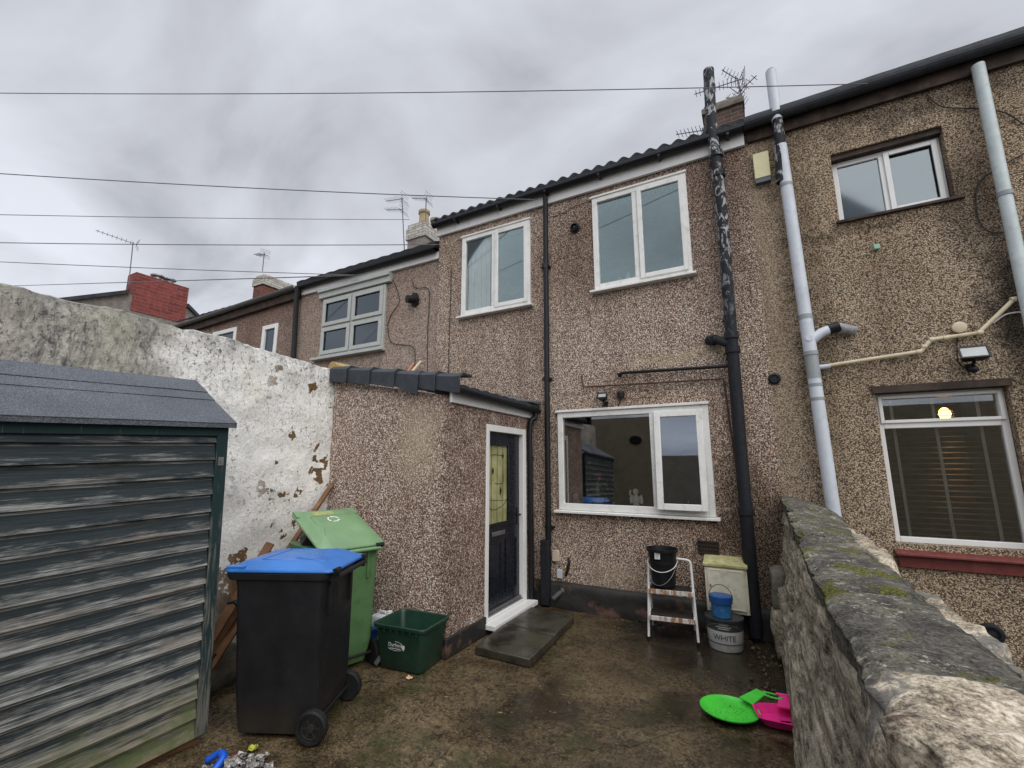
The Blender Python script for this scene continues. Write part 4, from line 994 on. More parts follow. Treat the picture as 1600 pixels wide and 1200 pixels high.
# ------------------------------------------------------------------ WHEELIE BINS
def sup(w, d, r, cx=0, cy=0, n=5):
    "rounded rectangle outline, w along x, d along y"
    pts = []
    for (sx_, sy_, a0) in ((1,1,0),(-1,1,90),(-1,-1,180),(1,-1,270)):
        for k in range(n+1):
            a = R(a0+90*k/n); pts.append((cx+sx_*(w/2-r)+r*math.cos(a), cy+sy_*(d/2-r)+r*math.sin(a)))
    return pts
def make_bin(label, loc, rz, mbody, mlid, lid_deg, group, extra_label=None, tyre_l=None):
    # local: +x = front, -x = hinge side with wheels. body origin at the ground under the hinge
    t = thing('wheelie_bin', label, 'wheelie bin', loc, (0, 0, rz), group)
    def ring(z, x0, x1, w, r=.045): return [(p[0], p[1], z) for p in sup(x1-x0, w, r, (x0+x1)/2, 0)]
    b = MB()
    b.loft([ring(.03,.085,.555,.44,.03), ring(.055,.07,.565,.45,.04), ring(.16,.035,.575,.47,.04), ring(.24,.03,.58,.5,.04), ring(.9,.04,.635,.54,.045), ring(.955,.035,.645,.55,.045)])
    b.loft([ring(.955,.01,.685,.575,.05), ring(.985,.0,.70,.585,.05), ring(1.0,.0,.70,.585,.05)])
    b.box((.635, -.1, .9), (.67, .1, .955))
    for s in (-1, 1): b.box((.02, s*.17-.012, .72), (.06, s*.17+.012, .96))     # ribs at the handle
    body = b.build('body', mbody, t, local=True, bev=.004)
    MB().tube([(-.045,-.235,.975),(-.045,.235,.975)], .016, 10).box((-.05,-.24,.945), (.02,-.21,1.0)).box((-.05,.21,.945), (.02,.24,1.0)).build('handle_bar', mbody if mbody != M['bin_green'] else M['lid_green'], t, local=True)
    # axle, wheels
    MB().tube([(.045,-.28,.1),(.045,.28,.1)], .011, 8).build('axle', M['tyre'], t, local=True)
    for s in (-1, 1):
        Mx = Matrix.Translation((.045, s*.272, .1)) @ Matrix.Rotation(R(-90*s), 4, 'X')
        wheel = MB().lathe([(.07,-.024),(.088,-.026),(.099,-.018),(.1,0),(.099,.018),(.088,.026),(.072,.024),(.07,.012)], 32, Mx).build('wheel', M['tyre'], t, local=True, smooth='auto')
        rm = MB().lathe([(.071,-.018),(.071,.012),(.06,.016),(.055,.004),(.028,.004),(.024,.02),(.012,.022)], 28, Mx)
        for k in range(6):
            a = k*math.pi/3; rm.box((.02,-.006,.004), (.062,.006,.014), Mx @ Matrix.Rotation(a, 4, 'Z'))
        rm.build('rim', M['bin_black'], wheel, local=True, smooth='auto')
    # lid
    hp = Vector((0, 0, 1.0)); XL_ = Matrix.Translation(hp) @ Matrix.Rotation(-R(lid_deg), 4, 'Y')
    l = MB()
    def lr(z, x0, x1, w, r=.06): return [(p[0], p[1], z) for p in sup(x1-x0, w, r, (x0+x1)/2, 0)]
    l.loft([lr(.003,-.035,.715,.595), lr(.014,-.035,.72,.6), lr(.024,-.03,.71,.585), lr(.03,.0,.68,.545), lr(.058,.07,.63,.47,.05), lr(.068,.11,.59,.43,.05)])
    lid = l.build('lid', mlid, t, local=True, bev=.005, xf=XL_)
    rb_ = MB()
    rb_.add([(.16,-.2,.066),(.3,-.15,.066),(.3,.15,.066),(.16,.2,.066),(.05,.2,.045),(.05,-.2,.045),(.16,-.195,.077),(.29,-.145,.077),(.29,.145,.077),(.16,.195,.077),(.08,.19,.064),(.08,-.19,.064)], [(0,1,7,6),(1,2,8,7),(2,3,9,8),(3,4,10,9),(4,5,11,10),(5,0,6,11),(6,7,8,9,10,11)])
    rb_.box((.5,-.2,.066), (.505,.2,.072)); rb_.box((.35,-.205,.066), (.5,-.2,.072)); rb_.box((.35,.2,.066), (.5,.205,.072))
    for s in (-1, 1): rb_.box((.57, s*.255-.035, .018), (.69, s*.255+.035, .042))
    rb_.build('lid_moulding', mlid, lid, local=True, bev=.004, xf=XL_)
    hb = MB()
    for s in (-1, 1): hb.tube([(-.035, s*.2, .012), (-.035, s*.27, .012)], .02, 10)
    hb.build('hinge', M['black_pl'], t, local=True, xf=XL_)
    return t, lid, XL_
bx = at(568, 870, Z=1.0)
# black bin: place by its base
bth = math.atan2(-.43, -.90)
ax = Vector((math.cos(bth), math.sin(bth), 0)); wv_ = Vector((-ax.y, ax.x, 0))
wn_ = at(478, 1166, Z=0); wf = at(537, 1093, Z=0); wc = (wn_+wf)/2
bloc = wc-ax*.07
blackbin, lidb, XB = make_bin('charcoal wheelie bin with blue lid standing beside the shed', (bloc.x, bloc.y, 0), bth, M['bin_black'], M['bin_blue'], 0, 'wheelie bins')
gth = R(164)
greenbin, lidg, XG = make_bin('green wheelie bin behind the charcoal one, green lid propped open by bags', (-3.13, 2.9, 0), gth, M['bin_green'], M['lid_green'], 20, 'wheelie bins')
# recycling arrows on the green lid
ar = MB()
for k in range(3):
    Mx = XG @ Matrix.Translation((.42, .02, .0695)) @ Matrix.Rotation(R(120*k+20), 4, 'Z')
    pts = [(.042*math.cos(R(a)), .042*math.sin(R(a))) for a in range(20, 101, 16)]
    outl = [(x*1.28, y*1.28) for x, y in pts]
    for i in range(len(pts)-1): ar.hexa([Mx @ Vector((*q, z)) for z in (0, .0022) for q in (pts[i], outl[i], outl[i+1], pts[i+1])])
    a = R(100); tip = R(122)
    tri = [(.034*math.cos(a), .034*math.sin(a)), (.062*math.cos(a), .062*math.sin(a)), (.048*math.cos(tip), .048*math.sin(tip))]
    ar.add([Mx @ Vector((*q, z)) for z in (0, .0022) for q in tri], [(0,2,1),(3,4,5),(0,1,4,3),(1,2,5,4),(2,0,3,5)])
ar.build('recycling_arrows', M['white_print'], lidg, local=True)
MB().slab((.515,-.03,.0685), (1,0,0), (0,1,0), (0,0,1), 0, .07, 0, .2, 0, .002).build('faded_sticker', plain('faded_sticker', (.32,.36,.14), .6, .3, .3, vs=20, dirt=(.45,.4,.2)), lidg, local=True, xf=XG)
# bags pushing the green lid up
bg = MB(); rock(bg, (-3.56, 3.0, 1.03), (.3, .44, .2), 12, .03, 14, 12, 8, .8, 9)
single('bin_bag', bg, M['bag'], 'shiny black bin bag bulging out under the raised green lid', 'bin bag', smooth=True)

# ------------------------------------------------------------------ RECYCLING BOX
bc = (at(590,1046,Z=0)+at(690,1028,Z=0))/2
A = at(590,1046,Z=0); B_ = at(655,1060,Z=0); C_ = at(690,1028,Z=0)
long_d = (B_-A).normalized(); ang = math.atan2(long_d.y, long_d.x)
rot_box = thing('recycling_box', 'open dark green kerbside recycling box on the ground in front of the porch', 'recycling box', tuple((A+C_)/2+Vector((0,.0,.0))), (0,0,ang))
b = MB()
def rr_(z, w, d, r=.05): return [(p[0], p[1], z) for p in sup(w, d, r, 0, 0)]
b.loft([rr_(.006,.42,.33), rr_(.02,.435,.345), rr_(.33,.5,.4), rr_(.332,.54,.44,.06), rr_(.36,.545,.445,.06), rr_(.362,.505,.405,.05), rr_(.345,.49,.39,.05), rr_(.03,.42,.335,.05)])
for s in (-1, 1):
    for k in range(7): b.box((-.2+k*.065-.006, s*.21-.008, .30), (-.2+k*.065+.006, s*.21+.008, .335))
b.build('box', M['box_green'], rot_box, local=True, bev=.004)
tm = MB(); Mt = Matrix.Translation((-.03, -.192, .2)) @ Matrix.Rotation(R(90+7), 4, 'X')
text_mesh(tm, 'Durham', .042, Mt @ Matrix.Translation((-.0, .008, 0))); text_mesh(tm, 'County Council', .016, Mt @ Matrix.Translation((0, -.02, 0)))
for k in range(26):
    a = R(-150+k*9.2); a2 = R(-150+(k+1)*9.2)
    if k < 14 or k > 19: tm.tube([Mt @ Vector((.085*math.cos(a), .037*math.sin(a), .0)), Mt @ Vector((.085*math.cos(a2), .037*math.sin(a2), 0))], .0013, 5)
tm.add([Mt @ Vector(q) for q in ((.068,.016,.001),(.098,.016,.001),(.098,-.008,.001),(.083,-.03,.001),(.068,-.008,.001))], [(0,1,2,3,4)])
tm.build('council_print', M['white_print'], rot_box, local=True)
c = at(640, 985, Y=3.3); c.z = .24
single('drink_can', MB().tube([(c.x-.02,c.y+.05,.05),(c.x,c.y+.05,.155)], .033, 16), plain('can_metal', (.5,.42,.36), .3, .5, .3, metal=.5, vs=30), 'small empty drink can lying inside the dark green box', 'can')
c = at(592, 1042, Z=0)
single('drink_can', MB().tube([(c.x-.02,c.y-.02,.028),(c.x+.015,c.y+.01,.085)], .022, 14), M['metal'], 'small crumpled silver can against the left end of the recycling box', 'can')
# white jerrycan and blue crate behind
c = at(588, 1008, Z=0.06); jc = Vector((-3.19, 3.38, 0))
j = thing('jerrycan', 'translucent white plastic jerrycan behind the recycling box', 'jerrycan', tuple(jc))
b = MB(); b.loft([[(jc.x+p[0], jc.y+p[1], z) for p in sup(w_, d_, .03)] for z, w_, d_ in ((0,.2,.15),(.02,.22,.17),(.29,.22,.17),(.32,.2,.15),(.33,.17,.12))]); b.tube([(jc.x-.06,jc.y,.325),(jc.x-.05,jc.y,.35),(jc.x+.02,jc.y,.35),(jc.x+.03,jc.y,.325)], .013, 8)
b.build('body', M['white_can'], j, smooth='auto'); MB().tube([(jc.x+.07,jc.y,.31),(jc.x+.07,jc.y,.365)], .025, 14).build('cap', M['upvc_clean'], j)
single('plastic_tub', MB().lathe([(.06,0),(.075,.01),(.085,.27),(.095,.275),(.095,.3),(.02,.3)], 20, Matrix.Translation((-3.24, 3.28, 0)) @ Matrix.Scale(.8, 4)), M['navy'], 'dark blue plastic tub squeezed between the green bin and the white jerrycan', 'tub', smooth='auto')

# ------------------------------------------------------------------ TIMBER leaning on the white wall
def plank(p0, p1, w, t, label, m=M['timber'], roll=0):
    p0, p1 = Vector(p0), Vector(p1); d = (p1-p0); L = d.length; d.normalize(); side = d.cross(Vector((0,0,1))).normalized(); up = side.cross(d)
    s2 = side*math.cos(roll)+up*math.sin(roll); u2 = d.cross(s2)
    mb = MB().slab(p0, d, s2, u2, 0, L, -w/2, w/2, -t/2, t/2)
    return single('timber_plank', mb, m, label, 'plank', 'old planks by the white wall', bev=.003)
e1 = at(519, 757, X=-4.2); e0 = at(455, 852, X=-3.95)
plank((e0+(e0-e1)*1.2), e1, .05, .03, 'long brown batten leaning on the white wall beside the porch corner')
for i, (a, b, lab) in enumerate((((385,925),(336,1005),'upper brown board of the stack leaning between shed and charcoal bin'), ((388,905),(345,975),'rearmost brown board of the stack between shed and charcoal bin'), ((383,962),(338,1032),'thin lower strut propped between shed and charcoal bin'))):
    pa = at(*a, X=-3.75+.08*i); pb = at(*b, X=-3.75+.08*i); d_ = (pb-pa)
    plank(pa-d_*.9, pb+d_*.35, (.09, .07, .035)[i], .025, lab, roll=.5)
pa, pb = at(366, 940, X=-3.55), at(384, 960, X=-3.45)
single('tool_handle', MB().tube([pa, pb+(pb-pa)*.8], .012, 8).tube([pa+Vector((-.02,-.04,.0)), pa+Vector((.02,.04,0))], .014, 8), M['tyre'], 'black T shaped tool handle sticking out beside the charcoal bin', 'handle')
# low dark clutter behind the bin
c = at(360, 1010, X=-4.0)
cl = MB(); rock(cl, (-4.0, 2.35, .14), (.36, .8, .28), 41, .04, 8, 14, 6, .25, 5)
single('rubble', cl, M['brick_grey'], 'dark low heap of rubble at the foot of the white wall', 'rubble', smooth=True)

# ------------------------------------------------------------------ DOORSTEP SLABS
q = [at(742, 1010, Z=.07), at(828, 1030, Z=.07), at(897, 963, Z=.07), at(822, 946, Z=.07)]
st_ = thing('doorstep', 'wet dark paving slabs laid as a step outside the black front door', 'doorstep', tuple((q[0]+q[2])/2*Vector((1,1,0)) if False else ((q[0].x+q[2].x)/2, (q[0].y+q[2].y)/2, 0)))
for (a, b) in ((0, .498), (.506, 1)):
    A0, A1 = q[0].lerp(q[3], a), q[0].lerp(q[3], b); B0, B1 = q[1].lerp(q[2], a), q[1].lerp(q[2], b)
    lo = [Vector((v.x, v.y, 0)) for v in (A0, B0, B1, A1)]; hi = [Vector((v.x, v.y, .07)) for v in (A0, B0, B1, A1)]
    MB().hexa(lo+hi).build('paving_slab', M['slab'], st_, bev=.008)
for i in range(5):
    pass

# ------------------------------------------------------------------ PIPES ON THE WALLS
def zD(px, py, y): return at(px, py, Y=y)
yp = D-.07
t = thing('downpipe', 'straight black downpipe on the middle house, right of the porch', 'downpipe', (-2.36, yp, 0))
a = zD(852, 302, yp); b = zD(855, 640, yp); c = zD(856, 850, yp)
mb = MB().tube([(a.x+.01, D-.1, a.z+.02), (a.x, yp, a.z-.08), (-2.365, yp, 2.8), (-2.375, yp, .72)], .036, 14)
mb.build('pipe', M['black_pl'], t, smooth='auto')
for z in (4.4, 2.8, .9): MB().tube([(-2.37, yp, z), (-2.37, yp, z+.06)], .043, 14).box((-2.43, yp, z+.015), (-2.31, D, z+.045)).build('bracket', M['black_pl'], t)
MB().box((-2.47, D-.12, .02), (-2.36, D-.02, .78)).build('lower_shoe', M['iron'], t, bev=.01)
t = thing('downpipe', 'short black downpipe of the porch gutter between door and wall corner', 'downpipe', (-2.5, 5.2, 0))
MB().tube(smooth_path([(PX+.09, D-.14, ez+.06), (PX+.09, D-.14, ez-.03), (PX+.045, D-.2, ez-.12), (PX+.045, D-.2, 1.6), (PX+.05, D-.2, .08)], 4), .033, 12).build('pipe', M['black_pl'], t, smooth='auto')
for z in (1.75, .85): MB().tube([(PX+.047, D-.2, z), (PX+.047, D-.2, z+.05)], .04, 12).build('bracket', M['black_pl'], t)
ys_ = D-.12
t = thing('soil_pipe', 'tall flaking black iron soil pipe rising past the eaves of the middle house', 'soil pipe', (-.13, ys_, 0))
mb = MB(); pth = [zD(1107,110,ys_), zD(1112,205,ys_), zD(1117,235,ys_), Vector((-.11,ys_,4.6)), Vector((-.13,ys_,2.8)), Vector((-.15,ys_,.05))]
mb.tube(pth, .062, 16).build('pipe', M['iron'], t, smooth='auto')
for z in (5.28, 5.02, 3.06, 2.9, 1.2): MB().tube([(-.112-(5-z)*.008, ys_, z), (-.112-(5-z)*.008, ys_, z+.07)], .075, 16).build('collar', M['iron'], t, smooth='auto')
b = zD(1090, 527, ys_)
MB().tube([(-.13, ys_, 2.99), (-.26, ys_+.02, 3.07), (-.36, D-.02, 3.1)], .048, 14).tube([(-.3,ys_+.03,3.08),(-.36,D-.03,3.1)], .06, 14).build('branch', M['iron'], t, smooth='auto')
for z in (3.28, 2.84): MB().tube([(-.13, ys_, z), (-.2, ys_, z+.01)], .028, 10).build('stub', M['iron'], t, smooth='auto')
yw = D-.05
t = thing('waste_pipe', 'thick black waste pipe running level above the kitchen window into the iron soil pipe', 'waste pipe', (-.8, yw, 2.8))
MB().tube([(-1.4, D, 2.79), (-1.41, yw, 2.8), (-1.36, yw, 2.815), (-.16, yw-.03, 2.77)], .019, 12).build('pipe', M['black_pl'], t, smooth='auto')
t = thing('waste_pipe', 'thin rusty brown pipe above the kitchen window turning down beside the iron soil pipe', 'waste pipe', (-1, yw, 2.6))
a = zD(908, 588, yw); b = zD(912, 605, yw); c = zD(1128, 592, yw)
MB().tube([a+Vector((0,.04,0)), a, b, b+Vector((.03,0,-.0)), c, c+Vector((.02,0,-.03)), zD(1140, 660, yw), zD(1160, 790, yw), (-.24, yw, .3)], .011, 8).build('pipe', plain('rusty_tube', (.09,.05,.04), .7, .3, .3, dirt=(.03,.02,.02)), t)
t = thing('soil_pipe', 'tall pale grey plastic soil pipe on the tan house with a branch towards its window', 'soil pipe', (.58, ys_, 0))
P1 = [zD(1204,112,ys_), zD(1214,188,ys_)]
MB().tube([P1[0], P1[1]], .055, 16).build('vent_top', M['grey_pipe'], t, smooth='auto')
MB().tube([P1[0]+Vector((0,0,-.02)), P1[0]+Vector((0,0,.012))], .048, 12).build('vent_grille', M['black_pl'], t)
P2 = zD(1221, 285, ys_); xg = .56
MB().tube([zD(1213,180,ys_), zD(1217,205,ys_), zD(1220,235,ys_), P2], [.05,.053,.058,.056], 16).build('rubber_sleeve', M['iron'], t, smooth='auto')
pbot = Vector((.62, ys_, .05)); top = P2
MB().tube([zD(1220,228,ys_), pbot], .059, 18).build('pipe', M['grey_pipe'], t, smooth='auto')
top = zD(1220,228,ys_)
def onp(z): k = (top.z-z)/(top.z-pbot.z); return top.lerp(pbot, k)
for z0_, z1_, mm_, r_ in ((4.68,4.72,'grey_pipe2',.06),(3.17,3.22,'grey_pipe2',.062),(2.82,3.17,'grey_pipe',.06),(2.55,2.83,'grey_pipe2',.06),(2.79,2.83,'grey_pipe2',.066),(2.47,2.5,'grey_pipe2',.062),(2.33,2.36,'grey_pipe2',.062)):
    MB().tube([onp(z0_), onp(z1_)], r_, 18).build('coupling', M[mm_], t, smooth='auto')
o_ = onp(2.93)
mb = MB().tube([o_, o_+Vector((.12,.01,.09)), o_+Vector((.2,.03,.12))], .047, 14); mb.build('branch', M['grey_pipe'], t, smooth='auto')
MB().tube([o_+Vector((.18,.03,.115)), o_+Vector((.27,.03,.135))], .055, 14).build('branch_collar', M['black_pl'], t, smooth='auto')
e_ = zD(1336, 517, D-.03)
MB().tube([o_+Vector((.25,.03,.13)), e_], .048, 14).build('branch_end', plain('dirty_grey_pipe', (.32,.32,.34), .6, .3, .4, vs=12, dirt=(.06,.06,.06)), t, smooth='auto')
cc = onp(2.96); MB().tube([cc+Vector((-.0,-.05,0)), cc+Vector((-.0,-.066,0))], .032, 16).build('access_cap', M['grey_pipe'], t)
t = thing('waste_pipe', 'cream plastic waste pipe stepping along the tan wall above the lower window', 'waste pipe', (1.4, D-.05, 2.8))
yq = D-.045; pts = [zD(1282,573,yq), zD(1434,550,yq), zD(1440,548,yq), zD(1453,533,yq), zD(1460,530,yq), zD(1530,520,yq), zD(1586,466,yq)]
MB().tube(pts, .019, 12).build('pipe', M['cream'], t, smooth='auto')
for k in ((1436,550),(1444,542),(1456,531),(1478,528),(1531,520),(1583,468)):
    c = zD(*k, yq); MB().lathe([(.014,-.02),(.025,-.018),(.025,.018),(.014,.02)], 12, Matrix.Translation(c) @ Matrix.Rotation(R(90), 4, 'Y')).build('joint', M['cream'], t, smooth='auto')
MB().tube([zD(1270,575,yq), zD(1297,572,yq)], .026, 12).build('boss_adaptor', M['grey_pipe'], t, smooth='auto')
t = thing('downpipe', 'pale blue grey downpipe at the far right edge on the tan house', 'downpipe', (2.17, D-.1, 0))
p0_ = zD(1528, 102, D-.1); 
MB().tube([p0_, (2.165, D-.1, 3.3), (2.16, D-.1, .05)], .048, 18).build('pipe', plain('pale_blue_pipe', (.55,.62,.63), .4, .4, .08, dirt=(.4,.45,.46)), t, smooth='auto')
MB().tube([(2.172, D-.1, 4.08), (2.172, D-.1, 4.12)], .055, 18).build('coupling', M['grey_pipe2'], t, smooth='auto')
t = thing('downpipe', 'slim black downpipe between the sage window house and the end house', 'downpipe', (-7.7, D-.05, 4))
MB().tube([zD(466,448,D-.08), zD(463,470,D-.06), zD(458,570,D-.06), (zD(458,570,D-.06).x, D-.06, 0)], .05, 10).build('pipe', M['black_pl'], t, smooth='auto')
t = thing('waste_pipe', 'small cream overflow pipe jutting above the porch tiles with orange elbow', 'waste pipe', tuple(zD(645, 575, D)))
MB().tube([zD(638, 588, D-.3), zD(657, 565, D-.1), zD(660, 567, D)], .022, 8).build('pipe', M['cream'], t); MB().tube([zD(632,588,D-.3), zD(646,568,D-.05)], .02, 8).build('elbow', plain('orange_pipe', (.5,.2,.1), .5, .4, .1), t)

# ------------------------------------------------------------------ small fixtures
def round_vent(px, py, r, label, m=M['black_pl'], y=D, name='flue_vent', cat='vent', out=.06):
    c = at(px, py, Y=y); Mx = Matrix.Translation(c) @ Matrix.Rotation(R(90), 4, 'X')
    t = thing(name, label, cat, tuple(c))
    MB().lathe([(r,0),(r,.015),(r*.8,.02),(r*.72,out),(r*.6,out),(r*.58,.02),(.01,.018)], 20, Mx).build('collar', m, t, smooth='auto')
    MB().lathe([(r*.3,.02),(r*.3,out*.8),(.005,out*.85)], 12, Mx).build('flue_tube', M['tyre'], t, smooth='auto')
    return t
round_vent(899, 357, .075, 'round black flue between the two upstairs windows of the middle house')
round_vent(1210, 592, .06, 'small round black hole vent beside the pale grey soil pipe', out=.03)
c = at(643, 468, Y=D)
t = thing('flue_vent', 'black boiler flue right of the sage green window', 'vent', tuple(c))
MB().lathe([(.12,0),(.12,.03),(.07,.05),(.065,.16),(.03,.17)], 16, Matrix.Translation(c+Vector((.05,.04,0))) @ Matrix.Rotation(R(100), 4, 'X') @ Matrix.Rotation(R(-20), 4, 'Y')).build('terminal', M['black_pl'], t, smooth='auto')
t = round_vent(1548, 990, .085, 'round black drain vent low on the tan wall beyond the stone wall', out=.03, name='drain_vent')
def floodlight(px, py, w_, label, cable=None):
    c = at(px, py, Y=D-.11); t = thing('floodlight', label, 'floodlight', tuple(c))
    Mx = Matrix.Translation(c) @ Matrix.Rotation(R(-22), 4, 'X')
    h_ = w_*.62
    MB().hexa([Mx @ Vector(p) for p in ((-w_/2,-.03,-h_/2),(w_/2,-.03,-h_/2),(w_*.35,.05,-h_*.4),(-w_*.35,.05,-h_*.4),(-w_/2,-.03,h_/2),(w_/2,-.03,h_/2),(w_*.35,.05,h_*.4),(-w_*.35,.05,h_*.4))]).build('housing', M['black_pl'], t, bev=.008)
    MB().frame((-w_/2,-.03,-h_/2), UX, UZ, NY, w_, h_, .014, .012).build('bezel', M['black_pl'], t, xf=Mx)
    MB().box((-w_/2+.016,-.036,-h_/2+.016), (w_/2-.016,-.031,h_/2-.016)).build('lens', plain('floodlight_lens', (.42,.44,.44), .2, .6, .1), t, xf=Mx)
    MB().tube([Mx @ Vector((0,.03,-h_/2)), c+Vector((0,.06,-h_/2-.04)), c+Vector((0,.12,-h_/2-.04))], .014, 8).box((c.x-.03, D-.02, c.z-h_/2-.07), (c.x+.03, D, c.z-h_/2-.01)).build('bracket', M['black_pl'], t)
    return t
floodlight(942, 620, .125, 'small black floodlight above the kitchen window')
floodlight(1520, 553, .2, 'larger black floodlight above the tan house lower window')
c = at(1521, 577, Y=D-.06); 
single('motion_sensor', MB().lathe([(.012,-.03),(.032,-.02),(.036,.01),(.02,.03)], 14, Matrix.Translation(c)), M['black_pl'], 'black motion sensor under the larger floodlight', 'sensor', smooth=True)
c = at(970, 617, Y=D-.04)
single('motion_sensor', MB().lathe([(.02,-.045),(.045,-.03),(.048,.02),(.03,.045)], 16, Matrix.Translation(c)).tube([c+Vector((0,0,-.04)), c+Vector((-.02,0,-.1)), c+Vector((-.05,.02,-.14))], .007, 6), M['black_pl'], 'round black sensor beside the small floodlight above the kitchen window', 'sensor', smooth='auto')
# alarm box
a = at(1176, 245, Y=D-.07); b = at(1205, 277, Y=D-.07)
t = thing('alarm_box', 'pale yellow alarm box under the eaves between the two soil pipes', 'alarm box', (a.x+.07, D, b.z))
MB().box((a.x+.0, D-.07, b.z+.03), (b.x, D, a.z+.03)).build('cover', M['alarm'], t, bev=.006); MB().box((a.x+.004, D-.062, b.z-.02), (b.x-.004, D, b.z+.029)).build('lower_strip', plain('alarm_strip', (.1,.12,.14), .4, .4, .1), t)
# round junction disc
c = at(1498, 512, Y=D-.01)
single('junction_disc', MB().lathe([(.052,0),(.052,.022),(.04,.028),(.005,.028)], 20, Matrix.Translation(c) @ Matrix.Rotation(R(90), 4, 'X')), M['cream'], 'round cream junction cover above the cream waste pipe', 'junction box', smooth='auto')
# air brick
a = at(1090, 845, Y=D-.012); b = at(1124, 866, Y=D-.012)
t = thing('air_brick', 'dark slotted air brick right under the kitchen window corner', 'air brick', tuple((a+b)/2))
mb = MB().box((a.x, D-.006, b.z), (b.x, D+.01, a.z))
for k in range(4):
    z = b.z+(a.z-b.z)*(k+.0)/3; mb.box((a.x, D-.02, z-.006), (b.x, D-.004, z+.006))
for k in range(8):
    x = a.x+(b.x-a.x)*k/7; mb.box((x-.005, D-.019, b.z), (x+.005, D-.005, a.z))
mb.build('grille', plain('dark_brick', (.05,.035,.03), .8, .3, .3), t)
# meter boxes by corner
c = at(868, 868, Y=D-.04)
single('junction_box', MB().loft([[(c.x+dx_*s_, D-.06*(y_), c.z+dz_) for dx_, dz_ in ((-.04,-.065),(.04,-.065),(.04,.04),(.025,.065),(-.025,.065),(-.04,.04))] for s_, y_ in ((1, 0), (1, .8), (.9, 1))]), plain('beige_box', (.5,.43,.33), .5, .4, .1), 'beige arched cover on the wall beside the straight black downpipe', 'junction box', bev=.003)
c = at(874, 897, Y=D-.04)
single('junction_box', MB().box((c.x-.035, D-.045, c.z-.05), (c.x+.035, D, c.z+.05)), plain('grey_box', (.52,.55,.58), .5, .4, .06), 'small square grey box under the beige arched cover', 'junction box', bev=.006)
c = at(885, 884, Y=D-.03)
t = thing('outside_tap', 'small brass tap with black pipe on the wall by the grey box', 'tap', tuple(c))
MB().tube([c+Vector((0,.03,0)), c+Vector((0,-.03,0)), c+Vector((0,-.05,-.03))], .011, 8).build('spout', plain('brass', (.5,.3,.12), .35, .5, .2, metal=.8), t, smooth=True)
MB().tube([c+Vector((.02,.02,.09)), c+Vector((.03,.015,.03)), c+Vector((.01,.02,-.05)), c+Vector((-.02,.02,-.12))], .016, 8).build('pipe', M['tyre'], t, smooth=True)
c = at(870, 930, Y=D-.1)
single('drain_elbow', MB().tube([c+Vector((-.05,.0,-.05)), c+Vector((.0,.03,0)), c+Vector((.05,.08,.04))], .03, 12).tube([c+Vector((.035,.065,.03)), c+Vector((.055,.085,.045))], .042, 12), plain('elbow_grey', (.07,.07,.075), .5, .4, .2), 'dark plastic drain elbow at the foot of the wall by the doorstep', 'pipe', smooth='auto')
# cables on walls
def wcable(pts, label, r=.006, y=D-.012, m=M['cable'], g='cables clipped to the walls'):
    single('wall_cable', MB().tube(smooth_path([at(a_, b_, Y=y) for a_, b_ in pts], 5), r, 6), m, label, 'cable', g)
wcable([(705,420),(704,470),(702,520),(701,590)], 'thin dark cable running down left of the upper left window of the middle house')
wcable([(600,428),(615,440),(624,470),(612,490),(606,510),(612,535),(640,540),(648,548),(648,575)], 'thin cable looping down right of the sage green window', y=D+.035)
wcable([(643,436),(650,450),(668,450),(671,470),(668,520),(668,585)], 'thin cable dropping beside the black boiler flue on the pale wall', y=D+.035)
wcable([(1445,142),(1460,160),(1480,168),(1530,170),(1570,176),(1600,195)], 'dark cable sagging under the dark eaves of the tan house')
wcable([(1600,240),(1560,262),(1530,285),(1525,310),(1530,345),(1548,363),(1580,362)], 'dark cable looping right of the tan house upper window')
wcable([(1496,520),(1496,560),(1503,572),(1514,576)], 'dark cable joining the cream disc to the larger floodlight', r=.005)
wcable([(1552,505),(1570,492),(1590,488),(1600,489)], 'white cable curving at the right end of the cream waste pipe', r=.007, m=M['upvc'])
wcable([(780,322),(800,330),(830,330),(850,330)], 'faint grey cable under the gutter left of the straight black downpipe', r=.004, m=M['cable_grey'])
wcable([(858,340),(880,333),(900,322),(930,312)], 'faint cable crossing above the black flue of the middle house', r=.004)
# scraps on tan wall
c = at(1369, 385, Y=D-.02)
single('plastic_clip', MB().box((c.x-.02, D-.03, c.z-.03), (c.x+.03, D-.0, c.z+.02), None), plain('mint_plastic', (.3,.55,.42), .5, .4, .1), 'pale mint green clip stuck to the tan wall under the upper window', 'clip', bev=.006)

# ------------------------------------------------------------------ AERIALS
def aerial(base, top, boom_dir, L, ne, label, extra=None, reflector=True, el=.16):
    base, top = Vector(base), Vector(top); t = thing('tv_aerial', label, 'aerial', tuple(base), group=None)
    MB().tube([base, top], .014, 6).build('mast', M['cable_grey'], t)
    def boom(p, d, L, ne, el):
        d = Vector(d).normalized(); side = d.cross(Vector((0,0,1))).normalized(); mb = MB().tube([p-d*L*.12, p+d*L], .009, 5)
        for k in range(ne):
            q = p+d*L*(k+.5)/ne; e_ = el*(1-.35*k/ne); mb.tube([q-side*e_, q+side*e_], .005, 4); 
            if k % 2 == 0: mb.tube([q, q+Vector((0,0,.05))], .004, 4)
        if reflector:
            q = p-d*L*.08
            for s in (-1, 1):
                for k in range(3): z = s*(.04+k*.05); mb.tube([q-side*el+Vector((0,0,z))-d*abs(z)*.5, q+side*el+Vector((0,0,z))-d*abs(z)*.5], .005, 4)
        mb.build('boom', M['cable_grey'], t)
    boom(top-Vector((0,0,.05)), boom_dir, L, ne, el)
    for (dz, dd, LL, nn) in (extra or []): boom(top-Vector((0,0,dz)), dd, LL, nn, el)
    return t
Y1 = 8.1
